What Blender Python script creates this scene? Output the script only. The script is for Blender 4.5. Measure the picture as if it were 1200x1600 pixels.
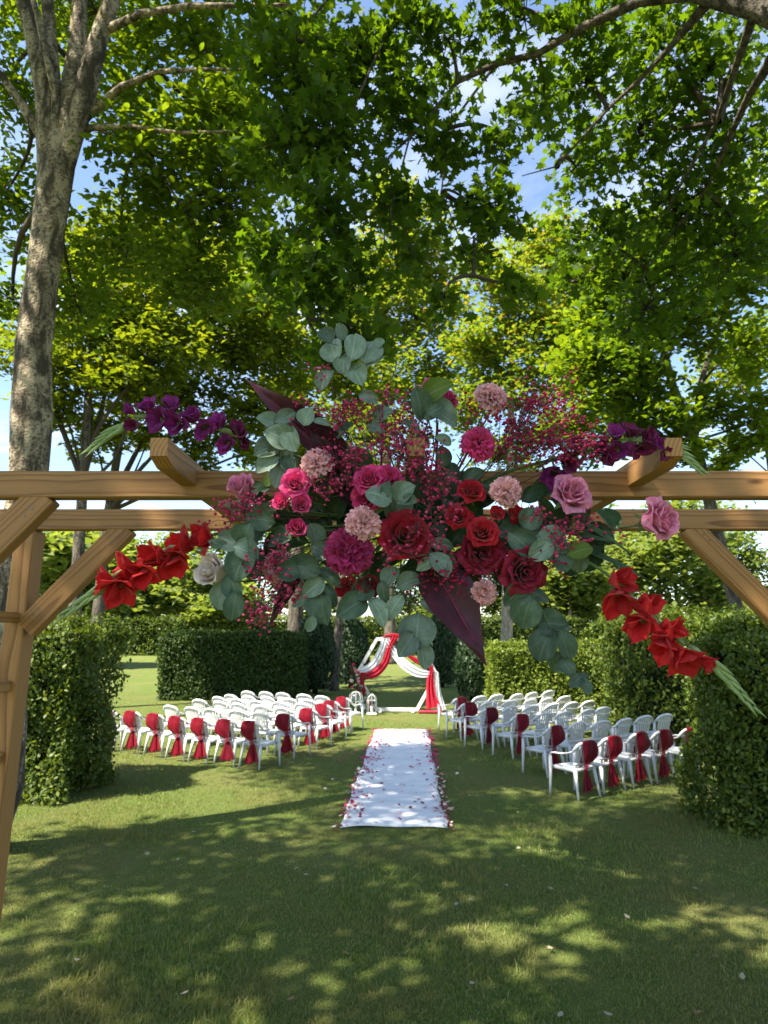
import bpy, math, random
import numpy as np
from mathutils import Vector, Matrix, Quaternion

for o in list(bpy.data.objects):
    bpy.data.objects.remove(o, do_unlink=True)
SC = bpy.context.scene
COL = SC.collection
RNG = np.random.default_rng(11)
random.seed(7)
R = math.radians

# ------------------------------------------------------------------ camera
F = 1050.0                     # focal length in pixels of the 1200x1600 photograph
PITCH = math.atan(185.0 / F)
CZ = 2.1
cam_d = bpy.data.cameras.new('camera')
cam = bpy.data.objects.new('camera', cam_d); COL.objects.link(cam)
cam.location = (0, 0, CZ); cam.rotation_euler = (math.pi / 2 + PITCH, 0, 0)
cam_d.sensor_fit = 'VERTICAL'; cam_d.sensor_height = 36.0; cam_d.lens = 36.0 * F / 1600.0
cam_d.clip_start = 0.05; cam_d.clip_end = 3000
cam_d.dof.use_dof = True; cam_d.dof.focus_distance = 1.55; cam_d.dof.aperture_fstop = 8.5
SC.camera = cam

# ------------------------------------------------------------------ sky and sun
SUN_V = Vector((-0.74, -0.50, 1.30)).normalized()      # towards the sun
sun_el = math.asin(SUN_V.z); sun_az = math.atan2(SUN_V.x, SUN_V.y)
W = bpy.data.worlds.new('World'); SC.world = W; W.use_nodes = True
nt = W.node_tree; nt.nodes.clear()
def wn(t, **k):
    n = nt.nodes.new(t)
    for a, b in k.items(): setattr(n, a, b)
    return n
sky = wn('ShaderNodeTexSky', sky_type='NISHITA', sun_disc=False, sun_elevation=sun_el, sun_rotation=sun_az,
         altitude=60, air_density=1.0, dust_density=0.6, ozone_density=1.0)
bg = wn('ShaderNodeBackground'); bg.inputs['Strength'].default_value = 0.092
out = wn('ShaderNodeOutputWorld')
tc = wn('ShaderNodeTexCoord'); sx = wn('ShaderNodeSeparateXYZ')
nt.links.new(tc.outputs['Generated'], sx.inputs[0])
zc = wn('ShaderNodeMath', operation='ADD'); zc.inputs[1].default_value = 0.092
nt.links.new(sx.outputs['Z'], zc.inputs[0])
zm = wn('ShaderNodeMath', operation='MAXIMUM'); zm.inputs[1].default_value = 0.05
nt.links.new(zc.outputs[0], zm.inputs[0])
vd = wn('ShaderNodeVectorMath', operation='DIVIDE')
cb = wn('ShaderNodeCombineXYZ')
nt.links.new(tc.outputs['Generated'], vd.inputs[0])
for i in range(3): nt.links.new(zm.outputs[0], cb.inputs[i])
nt.links.new(cb.outputs[0], vd.inputs[1])
cn = wn('ShaderNodeTexNoise'); cn.inputs['Scale'].default_value = 1.1; cn.inputs['Detail'].default_value = 7
cn.inputs['Roughness'].default_value = 0.58; cn.inputs['Distortion'].default_value = 0.5
nt.links.new(vd.outputs[0], cn.inputs['Vector'])
cr = wn('ShaderNodeValToRGB'); cr.color_ramp.elements[0].position = 0.53; cr.color_ramp.elements[1].position = 0.78
cr.color_ramp.elements[0].color = (0, 0, 0, 1); cr.color_ramp.elements[1].color = (0.85, 0.85, 0.85, 1)
nt.links.new(cn.outputs['Fac'], cr.inputs[0])
mx = wn('ShaderNodeMix', data_type='RGBA')
nt.links.new(cr.outputs[0], mx.inputs[0]); nt.links.new(sky.outputs[0], mx.inputs[6])
mx.inputs[7].default_value = (5.2, 5.3, 5.5, 1)
nt.links.new(mx.outputs[2], bg.inputs[0]); nt.links.new(bg.outputs[0], out.inputs[0])

sun_d = bpy.data.lights.new('sun', 'SUN'); sun_d.energy = 5.0; sun_d.angle = R(0.53); sun_d.color = (1.0, 0.92, 0.77)
sun = bpy.data.objects.new('sun', sun_d); COL.objects.link(sun)
sun.rotation_euler = SUN_V.to_track_quat('Z', 'Y').to_euler(); sun.location = SUN_V * 60

vs = SC.view_settings
vs.view_transform = 'Standard'; vs.look = 'None'; vs.gamma = 1.0; vs.use_curve_mapping = False
vs.exposure = 1.9
SC.render.engine = 'CYCLES'
SC.cycles.max_bounces = 5; SC.cycles.diffuse_bounces = 3; SC.cycles.glossy_bounces = 2; SC.cycles.transmission_bounces = 3; SC.cycles.transparent_max_bounces = 6

# ------------------------------------------------------------------ layout helpers (photo pixels -> places in the world)
cp, sp = math.cos(PITCH), math.sin(PITCH)
def at(px, py, Y):
    a = (px - 600) / F; b = (800 - py) / F
    dy = cp - b * sp; dz = sp + b * cp
    t = Y / dy
    return Vector((a * t, Y, CZ + dz * t))
def gp(px, py, z=0.0):
    a = (px - 600) / F; b = (800 - py) / F
    dy = cp - b * sp; dz = sp + b * cp
    t = (z - CZ) / dz
    return Vector((a * t, dy * t, z))

# ------------------------------------------------------------------ naming helpers
def tag(o, label=None, cat=None, group=None, kind=None):
    if label: o['label'] = label
    if cat: o['category'] = cat
    if group: o['group'] = group
    if kind: o['kind'] = kind
    return o
def empty(name, M=None):
    o = bpy.data.objects.new(name, None); COL.objects.link(o)
    o.empty_display_size = 0.05
    if M is not None: o.matrix_basis = M
    return o
def link(name, me, parent=None, M=None):
    o = bpy.data.objects.new(name, me); COL.objects.link(o)
    if parent is not None: o.parent = parent
    if M is not None: o.matrix_basis = M
    return o
def copy_tree(o, parent=None):
    c = o.copy(); COL.objects.link(c); c.parent = parent
    for ch in o.children: copy_tree(ch, c)
    return c
def mesh_np(name, V, T, mat, smooth=False):
    V = np.ascontiguousarray(V, dtype=np.float32); T = np.ascontiguousarray(T, dtype=np.int32)
    me = bpy.data.meshes.new(name)
    n, k = T.shape
    me.vertices.add(len(V)); me.vertices.foreach_set('co', V.ravel())
    me.loops.add(n * k); me.loops.foreach_set('vertex_index', T.ravel())
    me.polygons.add(n)
    me.polygons.foreach_set('loop_start', np.arange(0, n * k, k, dtype=np.int32))
    me.polygons.foreach_set('loop_total', np.full(n, k, dtype=np.int32))
    if smooth: me.polygons.foreach_set('use_smooth', np.ones(n, dtype=bool))
    me.materials.append(mat); me.update(calc_edges=True)
    return me

class MB:
    def __init__(s): s.v = []; s.f = []
    def add(s, V, Fc):
        b = len(s.v); s.v.extend([tuple(p) for p in V]); s.f.extend([tuple(i + b for i in f) for f in Fc])
    def box(s, c, d, M=None, bev=0.0):
        hx, hy, hz = d[0] / 2, d[1] / 2, d[2] / 2
        if bev <= 0:
            P = [Vector((x * hx, y * hy, z * hz)) for z in (-1, 1) for y in (-1, 1) for x in (-1, 1)]
            Fc = [(0, 2, 3, 1), (4, 5, 7, 6), (0, 1, 5, 4), (2, 6, 7, 3), (0, 4, 6, 2), (1, 3, 7, 5)]
        else:
            P = []; idx = {}
            for x in (-1, 1):
                for y in (-1, 1):
                    for z in (-1, 1):
                        for ax in range(3):
                            q = [x * (hx - bev), y * (hy - bev), z * (hz - bev)]
                            q[ax] = (x * hx, y * hy, z * hz)[ax]
                            idx[(x, y, z, ax)] = len(P); P.append(Vector(q))
            Fc = []
            for ax in range(3):
                o1, o2 = [a for a in range(3) if a != ax]
                for sgn in (-1, 1):
                    q = []
                    for (a, b) in ((-1, -1), (1, -1), (1, 1), (-1, 1)):
                        k = [0, 0, 0]; k[ax] = sgn; k[o1] = a; k[o2] = b
                        q.append(idx[(k[0], k[1], k[2], ax)])
                    if (sgn < 0) != (ax == 1): q = q[::-1]
                    Fc.append(tuple(q))
                for (a, b) in ((-1, -1), (1, -1), (1, 1), (-1, 1)):
                    ks = []
                    for t in (-1, 1):
                        k = [0, 0, 0]; k[ax] = t; k[o1] = a; k[o2] = b; ks.append(tuple(k))
                    Fc.append((idx[ks[0] + (o1,)], idx[ks[1] + (o1,)], idx[ks[1] + (o2,)], idx[ks[0] + (o2,)]))
            for x in (-1, 1):
                for y in (-1, 1):
                    for z in (-1, 1): Fc.append(tuple(idx[(x, y, z, a)] for a in range(3)))
        c = Vector(c)
        if M is not None: P = [M @ p for p in P]
        s.add([p + c for p in P], Fc)
    def tube(s, pts, rad, k=6, cap=True, flat=1.0):
        pts = [Vector(p) for p in pts]; n = len(pts)
        if not hasattr(rad, '__len__'): rad = [rad] * n
        V = []; Fc = []
        t0 = (pts[1] - pts[0]).normalized()
        a = Vector((0, 0, 1)) if abs(t0.z) < 0.9 else Vector((1, 0, 0))
        nrm = (a - t0 * a.dot(t0)).normalized()
        for i in range(n):
            t = (pts[min(i + 1, n - 1)] - pts[max(i - 1, 0)]).normalized()
            nrm = (nrm - t * nrm.dot(t)).normalized(); bn = t.cross(nrm)
            for j in range(k):
                an = 2 * math.pi * j / k
                V.append(pts[i] + (nrm * math.cos(an) * flat + bn * math.sin(an)) * rad[i])
        for i in range(n - 1):
            for j in range(k):
                Fc.append((i * k + j, i * k + (j + 1) % k, (i + 1) * k + (j + 1) % k, (i + 1) * k + j))
        if cap:
            Fc.append(tuple(range(k - 1, -1, -1))); Fc.append(tuple((n - 1) * k + j for j in range(k)))
        s.add(V, Fc)
    def sheet(s, fn, nu, nv):
        V = [fn(i / nu, j / nv) for j in range(nv + 1) for i in range(nu + 1)]
        Fc = [(j * (nu + 1) + i, j * (nu + 1) + i + 1, (j + 1) * (nu + 1) + i + 1, (j + 1) * (nu + 1) + i) for j in range(nv) for i in range(nu)]
        s.add(V, Fc)
    def ball(s, c, r, nu=8, nv=5):
        c = Vector(c); r = r if hasattr(r, '__len__') else (r, r, r)
        V = [c + Vector((0, 0, r[2]))]
        for j in range(1, nv):
            th = math.pi * j / nv
            for i in range(nu):
                ph = 2 * math.pi * i / nu
                V.append(c + Vector((r[0] * math.sin(th) * math.cos(ph), r[1] * math.sin(th) * math.sin(ph), r[2] * math.cos(th))))
        V.append(c - Vector((0, 0, r[2])))
        Fc = [(0, 1 + i, 1 + (i + 1) % nu) for i in range(nu)]
        for j in range(nv - 2):
            b = 1 + j * nu
            Fc += [(b + i, b + nu + i, b + nu + (i + 1) % nu, b + (i + 1) % nu) for i in range(nu)]
        b = 1 + (nv - 2) * nu; e = len(V) - 1
        Fc += [(b + i, e, b + (i + 1) % nu) for i in range(nu)]
        s.add(V, Fc)
    def mesh(s, name, mat, smooth=True, inv=None):
        me = bpy.data.meshes.new(name)
        v = [inv @ Vector(p) for p in s.v] if inv is not None else s.v
        me.from_pydata([tuple(p) for p in v], [], s.f)
        if smooth: me.polygons.foreach_set('use_smooth', [True] * len(me.polygons))
        me.materials.append(mat); me.update()
        return me
    def build(s, name, mat, parent=None, smooth=True, M=None, inv=None):
        return link(name, s.mesh(name, mat, smooth, inv), parent, M)

# ------------------------------------------------------------------ materials
MATS = {}
def nodes(name):
    m = bpy.data.materials.new(name); m.use_nodes = True
    t = m.node_tree; t.nodes.clear()
    MATS[name] = m
    return m, t
def N(t, ty, ins=None, **k):
    n = t.nodes.new(ty)
    for a, b in k.items(): setattr(n, a, b)
    for a, b in (ins or {}).items():
        if isinstance(b, bpy.types.NodeSocket): t.links.new(b, n.inputs[a])
        else: n.inputs[a].default_value = b
    return n
def c4(c): return (c[0], c[1], c[2], 1.0)
def ramp(t, fac, stops):
    r = N(t, 'ShaderNodeValToRGB', {0: fac}); e = r.color_ramp.elements
    while len(e) < len(stops): e.new(0.5)
    for i, (p, c) in enumerate(stops): e[i].position = p; e[i].color = c4(c)
    return r.outputs[0]
def mixc(t, fac, a, b, mode='MIX'):
    n = N(t, 'ShaderNodeMix', data_type='RGBA', blend_type=mode)
    for i, v in ((0, fac), (6, a), (7, b)):
        if isinstance(v, bpy.types.NodeSocket): t.links.new(v, n.inputs[i])
        else: n.inputs[i].default_value = v if i == 0 else c4(v)
    return n.outputs[2]
def noise(t, scale, detail=3, rough=0.55, vec=None, dist=0.0):
    n = N(t, 'ShaderNodeTexNoise', {'Scale': scale, 'Detail': detail, 'Roughness': rough, 'Distortion': dist})
    if vec is not None: t.links.new(vec, n.inputs['Vector'])
    return n.outputs['Fac']
def objco(t): return N(t, 'ShaderNodeTexCoord').outputs['Object']
def bump(t, h, s, d=0.01):
    return N(t, 'ShaderNodeBump', {'Height': h, 'Strength': s, 'Distance': d}).outputs[0]
def finish(t, sh):
    o = N(t, 'ShaderNodeOutputMaterial'); t.links.new(sh, o.inputs[0])

def leafy(name, cols, trans=0.45, tcol=None, rough=0.6, spec=0.2, big=None):
    """foliage: colour differs from leaf to leaf, light passes through the blade"""
    m, t = nodes(name)
    g = N(t, 'ShaderNodeNewGeometry')
    n = len(cols)
    c = ramp(t, g.outputs['Random Per Island'], [(i / max(1, n - 1), cols[i]) for i in range(n)])
    if big:
        nz = noise(t, big[0], 3, vec=objco(t))
        f = ramp(t, nz, [(0.42, (0, 0, 0)), (0.64, (1, 1, 1))])
        c = mixc(t, f, c, big[1])
    pb = N(t, 'ShaderNodeBsdfPrincipled', {'Base Color': c, 'Roughness': rough, 'Specular IOR Level': spec})
    if trans > 0:
        tc_ = mixc(t, 1.0, c, tcol or (2.6, 2.2, 0.55), 'MULTIPLY')
        tr = N(t, 'ShaderNodeBsdfTranslucent', {'Color': tc_})
        ms = N(t, 'ShaderNodeMixShader', {0: trans, 1: pb.outputs[0], 2: tr.outputs[0]})
        finish(t, ms.outputs[0])
    else: finish(t, pb.outputs[0])
    return m
def plain(name, c, rough=0.5, spec=0.4, var=0.0, scale=20, c2=None, bmp=0.0, trans=0.0, tcol=None, metal=0.0, sheen=0.0):
    m, t = nodes(name)
    col = c4(c)
    if c2 is not None or var > 0:
        nz = noise(t, scale, 4, vec=objco(t))
        f = ramp(t, nz, [(0.35, (0, 0, 0)), (0.68, (1, 1, 1))])
        col = mixc(t, f, c, c2 if c2 is not None else tuple(x * (1 - var) for x in c))
    pb = N(t, 'ShaderNodeBsdfPrincipled', {'Base Color': col, 'Roughness': rough, 'Specular IOR Level': spec, 'Metallic': metal, 'Sheen Weight': sheen})
    if bmp > 0:
        t.links.new(bump(t, noise(t, scale * 4, 4, vec=objco(t)), bmp, 0.004), pb.inputs['Normal'])
    if trans > 0:
        tr = N(t, 'ShaderNodeBsdfTranslucent')
        if tcol: tr.inputs[0].default_value = c4(tcol)
        elif isinstance(col, bpy.types.NodeSocket): t.links.new(col, tr.inputs[0])
        else: tr.inputs[0].default_value = col
        finish(t, N(t, 'ShaderNodeMixShader', {0: trans, 1: pb.outputs[0], 2: tr.outputs[0]}).outputs[0])
    else: finish(t, pb.outputs[0])
    return m
def petal_mat(name, c, edge=None, trans=0.3, rough=0.55, k=1.0, vein=None):
    """petal: colour varies a little from petal to petal, with fine veins"""
    m, t = nodes(name)
    oi = N(t, 'ShaderNodeObjectInfo')
    co = objco(t)
    mp = N(t, 'ShaderNodeMapping', {'Vector': co, 'Scale': (24 * k, 24 * k, 5 * k)})
    vz = noise(t, 1.0, 3, vec=mp.outputs[0])
    a = mixc(t, ramp(t, vz, [(0.35, (0, 0, 0)), (0.7, (1, 1, 1))]), c, tuple(x * 0.72 for x in c))
    if edge:
        nz = noise(t, 4.0 * k, 3, vec=co)
        a = mixc(t, ramp(t, nz, [(0.45, (0, 0, 0)), (0.7, (0.8, 0.8, 0.8))]), a, edge)
    if vein:
        # leaf ribs: a midrib along Y and fine side veins running out from it
        sp_ = N(t, 'ShaderNodeSeparateXYZ', {0: co})
        ax_ = N(t, 'ShaderNodeMath', {0: sp_.outputs[0]}, operation='ABSOLUTE').outputs[0]
        s1 = N(t, 'ShaderNodeMath', {0: ax_, 1: 9.0}, operation='MULTIPLY').outputs[0]
        s2 = N(t, 'ShaderNodeMath', {0: sp_.outputs[1], 1: 13.0}, operation='MULTIPLY').outputs[0]
        s3 = N(t, 'ShaderNodeMath', {0: s2, 1: s1}, operation='SUBTRACT').outputs[0]
        s4 = N(t, 'ShaderNodeMath', {0: N(t, 'ShaderNodeMath', {0: s3, 1: vz}, operation='ADD').outputs[0]}, operation='FRACT').outputs[0]
        a = mixc(t, ramp(t, s4, [(0.0, (0.5, 0.5, 0.5)), (0.14, (0, 0, 0))]), a, vein)
        a = mixc(t, ramp(t, ax_, [(0.010, (0.9, 0.9, 0.9)), (0.024, (0, 0, 0))]), a, vein)
    hs = N(t, 'ShaderNodeHueSaturation', {'Color': a})
    v = N(t, 'ShaderNodeMapRange', {0: oi.outputs['Random'], 3: 0.70, 4: 1.16})
    t.links.new(v.outputs[0], hs.inputs['Value'])
    pb = N(t, 'ShaderNodeBsdfPrincipled', {'Base Color': hs.outputs[0], 'Roughness': rough, 'Specular IOR Level': 0.25, 'Sheen Weight': 0.15})
    tr = N(t, 'ShaderNodeBsdfTranslucent', {'Color': hs.outputs[0]})
    finish(t, N(t, 'ShaderNodeMixShader', {0: trans, 1: pb.outputs[0], 2: tr.outputs[0]}).outputs[0])
    return m

def wood_mat(name, light, dark, rough=0.62):
    m, t = nodes(name)
    oi = N(t, 'ShaderNodeObjectInfo'); co = objco(t)
    rnd = N(t, 'ShaderNodeMath', {0: oi.outputs['Random'], 1: 37.0}, operation='MULTIPLY').outputs[0]
    off = N(t, 'ShaderNodeCombineXYZ', {0: rnd, 1: 0.0, 2: 0.0}).outputs[0]
    v = N(t, 'ShaderNodeVectorMath', {0: co, 1: off}, operation='ADD').outputs[0]
    # growth rings round a pith that lies off the beam's axis, wandering along its length
    wv = N(t, 'ShaderNodeMapping', {'Vector': v, 'Scale': (1.5, 6, 6)}).outputs[0]
    wob = N(t, 'ShaderNodeTexNoise', {'Vector': wv, 'Scale': 1.0, 'Detail': 2.0}).outputs['Color']
    wob = N(t, 'ShaderNodeVectorMath', {0: wob, 1: (0.5, 0.5, 0.5)}, operation='SUBTRACT').outputs[0]
    wob = N(t, 'ShaderNodeVectorMath', {0: wob, 1: (0.0, 0.035, 0.035)}, operation='MULTIPLY').outputs[0]
    p = N(t, 'ShaderNodeVectorMath', {0: co, 1: wob}, operation='ADD').outputs[0]
    p = N(t, 'ShaderNodeVectorMath', {0: p, 1: (0, 0.055, 0.012)}, operation='ADD').outputs[0]
    s = N(t, 'ShaderNodeSeparateXYZ', {0: p})
    c = N(t, 'ShaderNodeCombineXYZ', {0: 0.0, 1: s.outputs[1], 2: s.outputs[2]}).outputs[0]
    ln = N(t, 'ShaderNodeVectorMath', {0: c}, operation='LENGTH').outputs['Value']
    fr = N(t, 'ShaderNodeMath', {0: ln, 1: 120.0}, operation='MULTIPLY').outputs[0]
    fr = N(t, 'ShaderNodeMath', {0: fr}, operation='FRACT').outputs[0]
    g = ramp(t, fr, [(0.0, (0, 0, 0)), (0.55, (0.12, 0.12, 0.12)), (0.9, (0.8, 0.8, 0.8)), (1.0, (0, 0, 0))])
    fib = noise(t, 1.0, 4, 0.7, N(t, 'ShaderNodeMapping', {'Vector': v, 'Scale': (14, 420, 420)}).outputs[0])
    col = mixc(t, g, light, dark)
    col = mixc(t, ramp(t, fib, [(0.3, (0, 0, 0)), (0.75, (0.45, 0.45, 0.45))]), col, dark)
    blot = noise(t, 1.0, 3, 0.6, N(t, 'ShaderNodeMapping', {'Vector': v, 'Scale': (3, 9, 9)}).outputs[0])
    col = mixc(t, ramp(t, blot, [(0.45, (0, 0, 0)), (0.75, (0.4, 0.4, 0.4))]), col, (light[0] * 0.7, light[1] * 0.68, light[2] * 0.75))
    # knots
    kv = N(t, 'ShaderNodeMapping', {'Vector': v, 'Scale': (3.2, 9, 9)}).outputs[0]
    vo = N(t, 'ShaderNodeTexVoronoi', {'Vector': kv, 'Scale': 1.0, 'Randomness': 1.0}).outputs['Distance']
    col = mixc(t, ramp(t, vo, [(0.03, (0.85, 0.85, 0.85)), (0.085, (0, 0, 0))]), col, (dark[0] * 0.45, dark[1] * 0.4, dark[2] * 0.4))
    hs = N(t, 'ShaderNodeHueSaturation', {'Color': col})
    t.links.new(N(t, 'ShaderNodeMapRange', {0: oi.outputs['Random'], 3: 0.88, 4: 1.08}).outputs[0], hs.inputs['Value'])
    pb = N(t, 'ShaderNodeBsdfPrincipled', {'Base Color': hs.outputs[0], 'Roughness': rough, 'Specular IOR Level': 0.3})
    t.links.new(bump(t, fib, 0.35, 0.0015), pb.inputs['Normal'])
    finish(t, pb.outputs[0])
    return m

wood = wood_mat('treated_pine', (0.40, 0.205, 0.066), (0.135, 0.052, 0.014))

def bark_mat(name, a, b, moss=None, scale=1.0):
    m, t = nodes(name); co = objco(t)
    v = N(t, 'ShaderNodeMapping', {'Vector': co, 'Scale': (7 * scale, 7 * scale, 2.4 * scale)}).outputs[0]
    n1 = noise(t, 1.0, 6, 0.65, v, 0.6)
    v2 = N(t, 'ShaderNodeMapping', {'Vector': co, 'Scale': (26 * scale, 26 * scale, 34 * scale)}).outputs[0]
    n2 = noise(t, 1.0, 4, 0.6, v2)
    c = ramp(t, n1, [(0.41, b), (0.49, tuple((x + y) / 2 for x, y in zip(a, b))), (0.56, a), (0.75, tuple(x * 1.25 for x in a))])
    c = mixc(t, ramp(t, n2, [(0.50, (0, 0, 0)), (0.60, (0.85, 0.85, 0.85))]), c, b)
    if moss:
        n3 = noise(t, 2.6, 4, 0.6, co)
        c = mixc(t, ramp(t, n3, [(0.62, (0, 0, 0)), (0.72, (0.75, 0.75, 0.75))]), c, moss)
    pb = N(t, 'ShaderNodeBsdfPrincipled', {'Base Color': c, 'Roughness': 0.9, 'Specular IOR Level': 0.15})
    h = N(t, 'ShaderNodeMath', {0: n1, 1: n2}, operation='ADD').outputs[0]
    t.links.new(bump(t, h, 1.0, 0.045), pb.inputs['Normal'])
    finish(t, pb.outputs[0])
    return m
bark_big = bark_mat('bark_pale_maple', (0.38, 0.31, 0.22), (0.07, 0.055, 0.04), (0.17, 0.13, 0.03))
bark = bark_mat('bark_grey', (0.17, 0.145, 0.115), (0.05, 0.042, 0.035), scale=1.4)
bark_pale = bark_mat('bark_pale', (0.40, 0.35, 0.28), (0.18, 0.15, 0.12), scale=1.4)
twig_dark = plain('twig_bark', (0.055, 0.043, 0.032), 0.85, 0.15)

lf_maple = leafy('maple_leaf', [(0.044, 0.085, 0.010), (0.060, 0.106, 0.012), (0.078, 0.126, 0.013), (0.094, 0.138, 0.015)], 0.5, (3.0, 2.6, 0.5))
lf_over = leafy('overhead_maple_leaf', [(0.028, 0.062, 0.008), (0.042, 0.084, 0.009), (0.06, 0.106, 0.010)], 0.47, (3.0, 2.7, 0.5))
lf_mid = leafy('tree_leaf', [(0.06, 0.098, 0.012), (0.085, 0.122, 0.014), (0.115, 0.142, 0.016)], 0.48, (2.6, 2.3, 0.5))
lf_gold = leafy('yellowing_leaf', [(0.075, 0.135, 0.018), (0.092, 0.155, 0.02), (0.11, 0.17, 0.022), (0.125, 0.18, 0.024), (0.13, 0.175, 0.024), (0.19, 0.155, 0.03)], 0.48, (2.3, 2.0, 0.6))
lf_far = leafy('haze_paled_leaf', [(0.10, 0.15, 0.04), (0.13, 0.18, 0.05), (0.16, 0.20, 0.06)], 0.45, (2.1, 1.9, 0.7))  # leaf colour made paler to stand in for distance haze
lf_hedge = leafy('hedge_leaf', [(0.034, 0.062, 0.009), (0.065, 0.10, 0.012), (0.12, 0.155, 0.02)], 0.3, (2.2, 2.0, 0.5), 0.5, 0.25)
lf_box = leafy('light_hedge_leaf', [(0.08, 0.12, 0.016), (0.12, 0.165, 0.02), (0.16, 0.20, 0.026)], 0.3, (2.0, 1.9, 0.5), 0.5, 0.25)
lf_yew = leafy('yew_leaf', [(0.012, 0.032, 0.010), (0.02, 0.045, 0.012), (0.032, 0.06, 0.014)], 0.12, (2, 2, 0.6), 0.5, 0.3)
lf_clip = leafy('clipped_hedge_leaf', [(0.020, 0.044, 0.009), (0.034, 0.062, 0.011), (0.055, 0.085, 0.014)], 0.2, (2, 2, 0.6), 0.55, 0.2)
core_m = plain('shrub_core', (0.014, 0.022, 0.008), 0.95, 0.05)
lf_grass = leafy('grass_blade', [(0.085, 0.145, 0.028), (0.115, 0.175, 0.034), (0.15, 0.19, 0.045), (0.29, 0.26, 0.13)], 0.3, (1.9, 1.8, 0.6), 0.6, 0.2, big=(0.9, (0.18, 0.17, 0.062)))
# ------------------------------------------------------------------ the lawn
def lawn_mat():
    m, t = nodes('lawn'); co = objco(t)
    n1 = noise(t, 0.55, 5, 0.6, co); n2 = noise(t, 9.0, 5, 0.7, co); n3 = noise(t, 120.0, 3, 0.7, co)
    c = ramp(t, n2, [(0.3, (0.08, 0.13, 0.026)), (0.5, (0.12, 0.165, 0.035)), (0.72, (0.165, 0.19, 0.055))])
    c = mixc(t, ramp(t, n1, [(0.46, (0, 0, 0)), (0.68, (0.8, 0.8, 0.8))]), c, (0.19, 0.175, 0.065))
    c = mixc(t, ramp(t, n3, [(0.35, (0.5, 0.5, 0.5)), (0.6, (0, 0, 0))]), c, (0.075, 0.082, 0.028))
    pb = N(t, 'ShaderNodeBsdfPrincipled', {'Base Color': c, 'Roughness': 0.9, 'Specular IOR Level': 0.1})
    t.links.new(bump(t, n3, 0.9, 0.03), pb.inputs['Normal'])
    finish(t, pb.outputs[0]); return m
def gz(x, y):
    """small swells of the ground (zero under the runner and chairs to a centimetre)"""
    return 0.012 * (np.sin(x * 1.3 + 0.5) * np.cos(y * 0.9) + 0.6 * np.sin(x * 2.9 + y * 1.7)) - 0.008
xs = np.concatenate([[-900, -300, -120, -60], np.arange(-30, 30.1, 0.5), [60, 120, 300, 900]])
ys = np.concatenate([[-300, -60], np.arange(-20, 60.1, 0.5), [90, 150, 300, 1200]])
X, Yg = np.meshgrid(xs, ys)
V = np.stack([X, Yg, gz(X, Yg)], -1).reshape(-1, 3)
nx, ny = len(xs), len(ys)
I = (np.arange(ny - 1)[:, None] * nx + np.arange(nx - 1)[None]).ravel()
lawn = link('lawn', mesh_np('lawn', V, np.stack([I, I + 1, I + nx + 1, I + nx], 1), lawn_mat(), True))
tag(lawn, 'mown garden lawn with dry yellow patches in dappled tree shade', 'lawn', kind='structure')

RUN = [gp(531, 1293), gp(697, 1295), gp(668, 1142), gp(586, 1142)]      # corners of the aisle runner
def grass(name, n, y0, y1, h, w, seed, tri3=True):
    r = np.random.default_rng(seed)
    y = 1.0 / (1.0 / y0 + r.random(n) * (1.0 / y1 - 1.0 / y0))
    x = (r.random(n) * 2 - 1) * (0.70 * y + 0.25)
    # none under the runner
    t = (y - RUN[0].y) / (RUN[3].y - RUN[0].y); xl = RUN[0].x + (RUN[3].x - RUN[0].x) * t; xr = RUN[1].x + (RUN[2].x - RUN[1].x) * t
    keep = ~((t > -.004) & (t < 1.004) & (x > xl - .015) & (x < xr + .015)); x = x[keep]; y = y[keep]; n = len(x)
    # taller where it is tufty
    k = 0.5 + 0.5 * np.sin(x * 7.1 + 2 * np.sin(y * 3.3)) * np.sin(y * 6.3 + 1.7 * np.sin(x * 4.1))
    hh = h * (0.45 + 0.75 * r.random(n)) * (0.75 + 0.5 * k)
    hh *= 1 + 0.9 * (r.random(n) > 0.97)
    hh *= 0.8 + 0.6 * (np.sin(x * 1.9 + 1) * np.sin(y * 1.3 + x) > 0.2)
    a = r.random(n) * 2 * np.pi; l = r.normal(0, 0.55, n)
    ww = w * (0.6 + 0.8 * r.random(n)) * (y / y0) ** 0.6
    la = r.random(n) * 2 * np.pi
    B = np.stack([x, y, gz(x, y) - 0.004], -1)
    S = np.stack([np.cos(a), np.sin(a), 0 * a], -1) * ww[:, None] / 2
    D = np.stack([np.cos(la) * np.abs(l), np.sin(la) * np.abs(l), 0 * la], -1)
    Z = np.array([0, 0, 1.0])
    M1 = B + (Z * 0.55 + D * 0.35) * hh[:, None]; T1 = B + (Z * 0.92 + D * 1.15) * hh[:, None]
    if tri3:
        V = np.stack([B - S, B + S, M1 + S * 0.75, M1 - S * 0.75, T1], 1)
        T = np.array([[0, 1, 2], [0, 2, 3], [3, 2, 4]])
    else:
        V = np.stack([B - S, B + S, T1], 1); T = np.array([[0, 1, 2]])
    nv = V.shape[1]
    T = (T[None] + (np.arange(n) * nv)[:, None, None]).reshape(-1, 3)
    return mesh_np(name, V.reshape(-1, 3), T, lf_grass)
g1 = link('grass', grass('grass', 190000, 3.0, 7.6, 0.032, 0.0042, 3))
tag(g1, 'short mown grass blades in the shaded foreground', 'grass', kind='stuff')
g2 = link('grass', grass('far_grass', 165000, 7.4, 24.0, 0.036, 0.007, 4, False))
tag(g2, 'mown grass round the chairs and the white runner', 'grass', kind='stuff')

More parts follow.
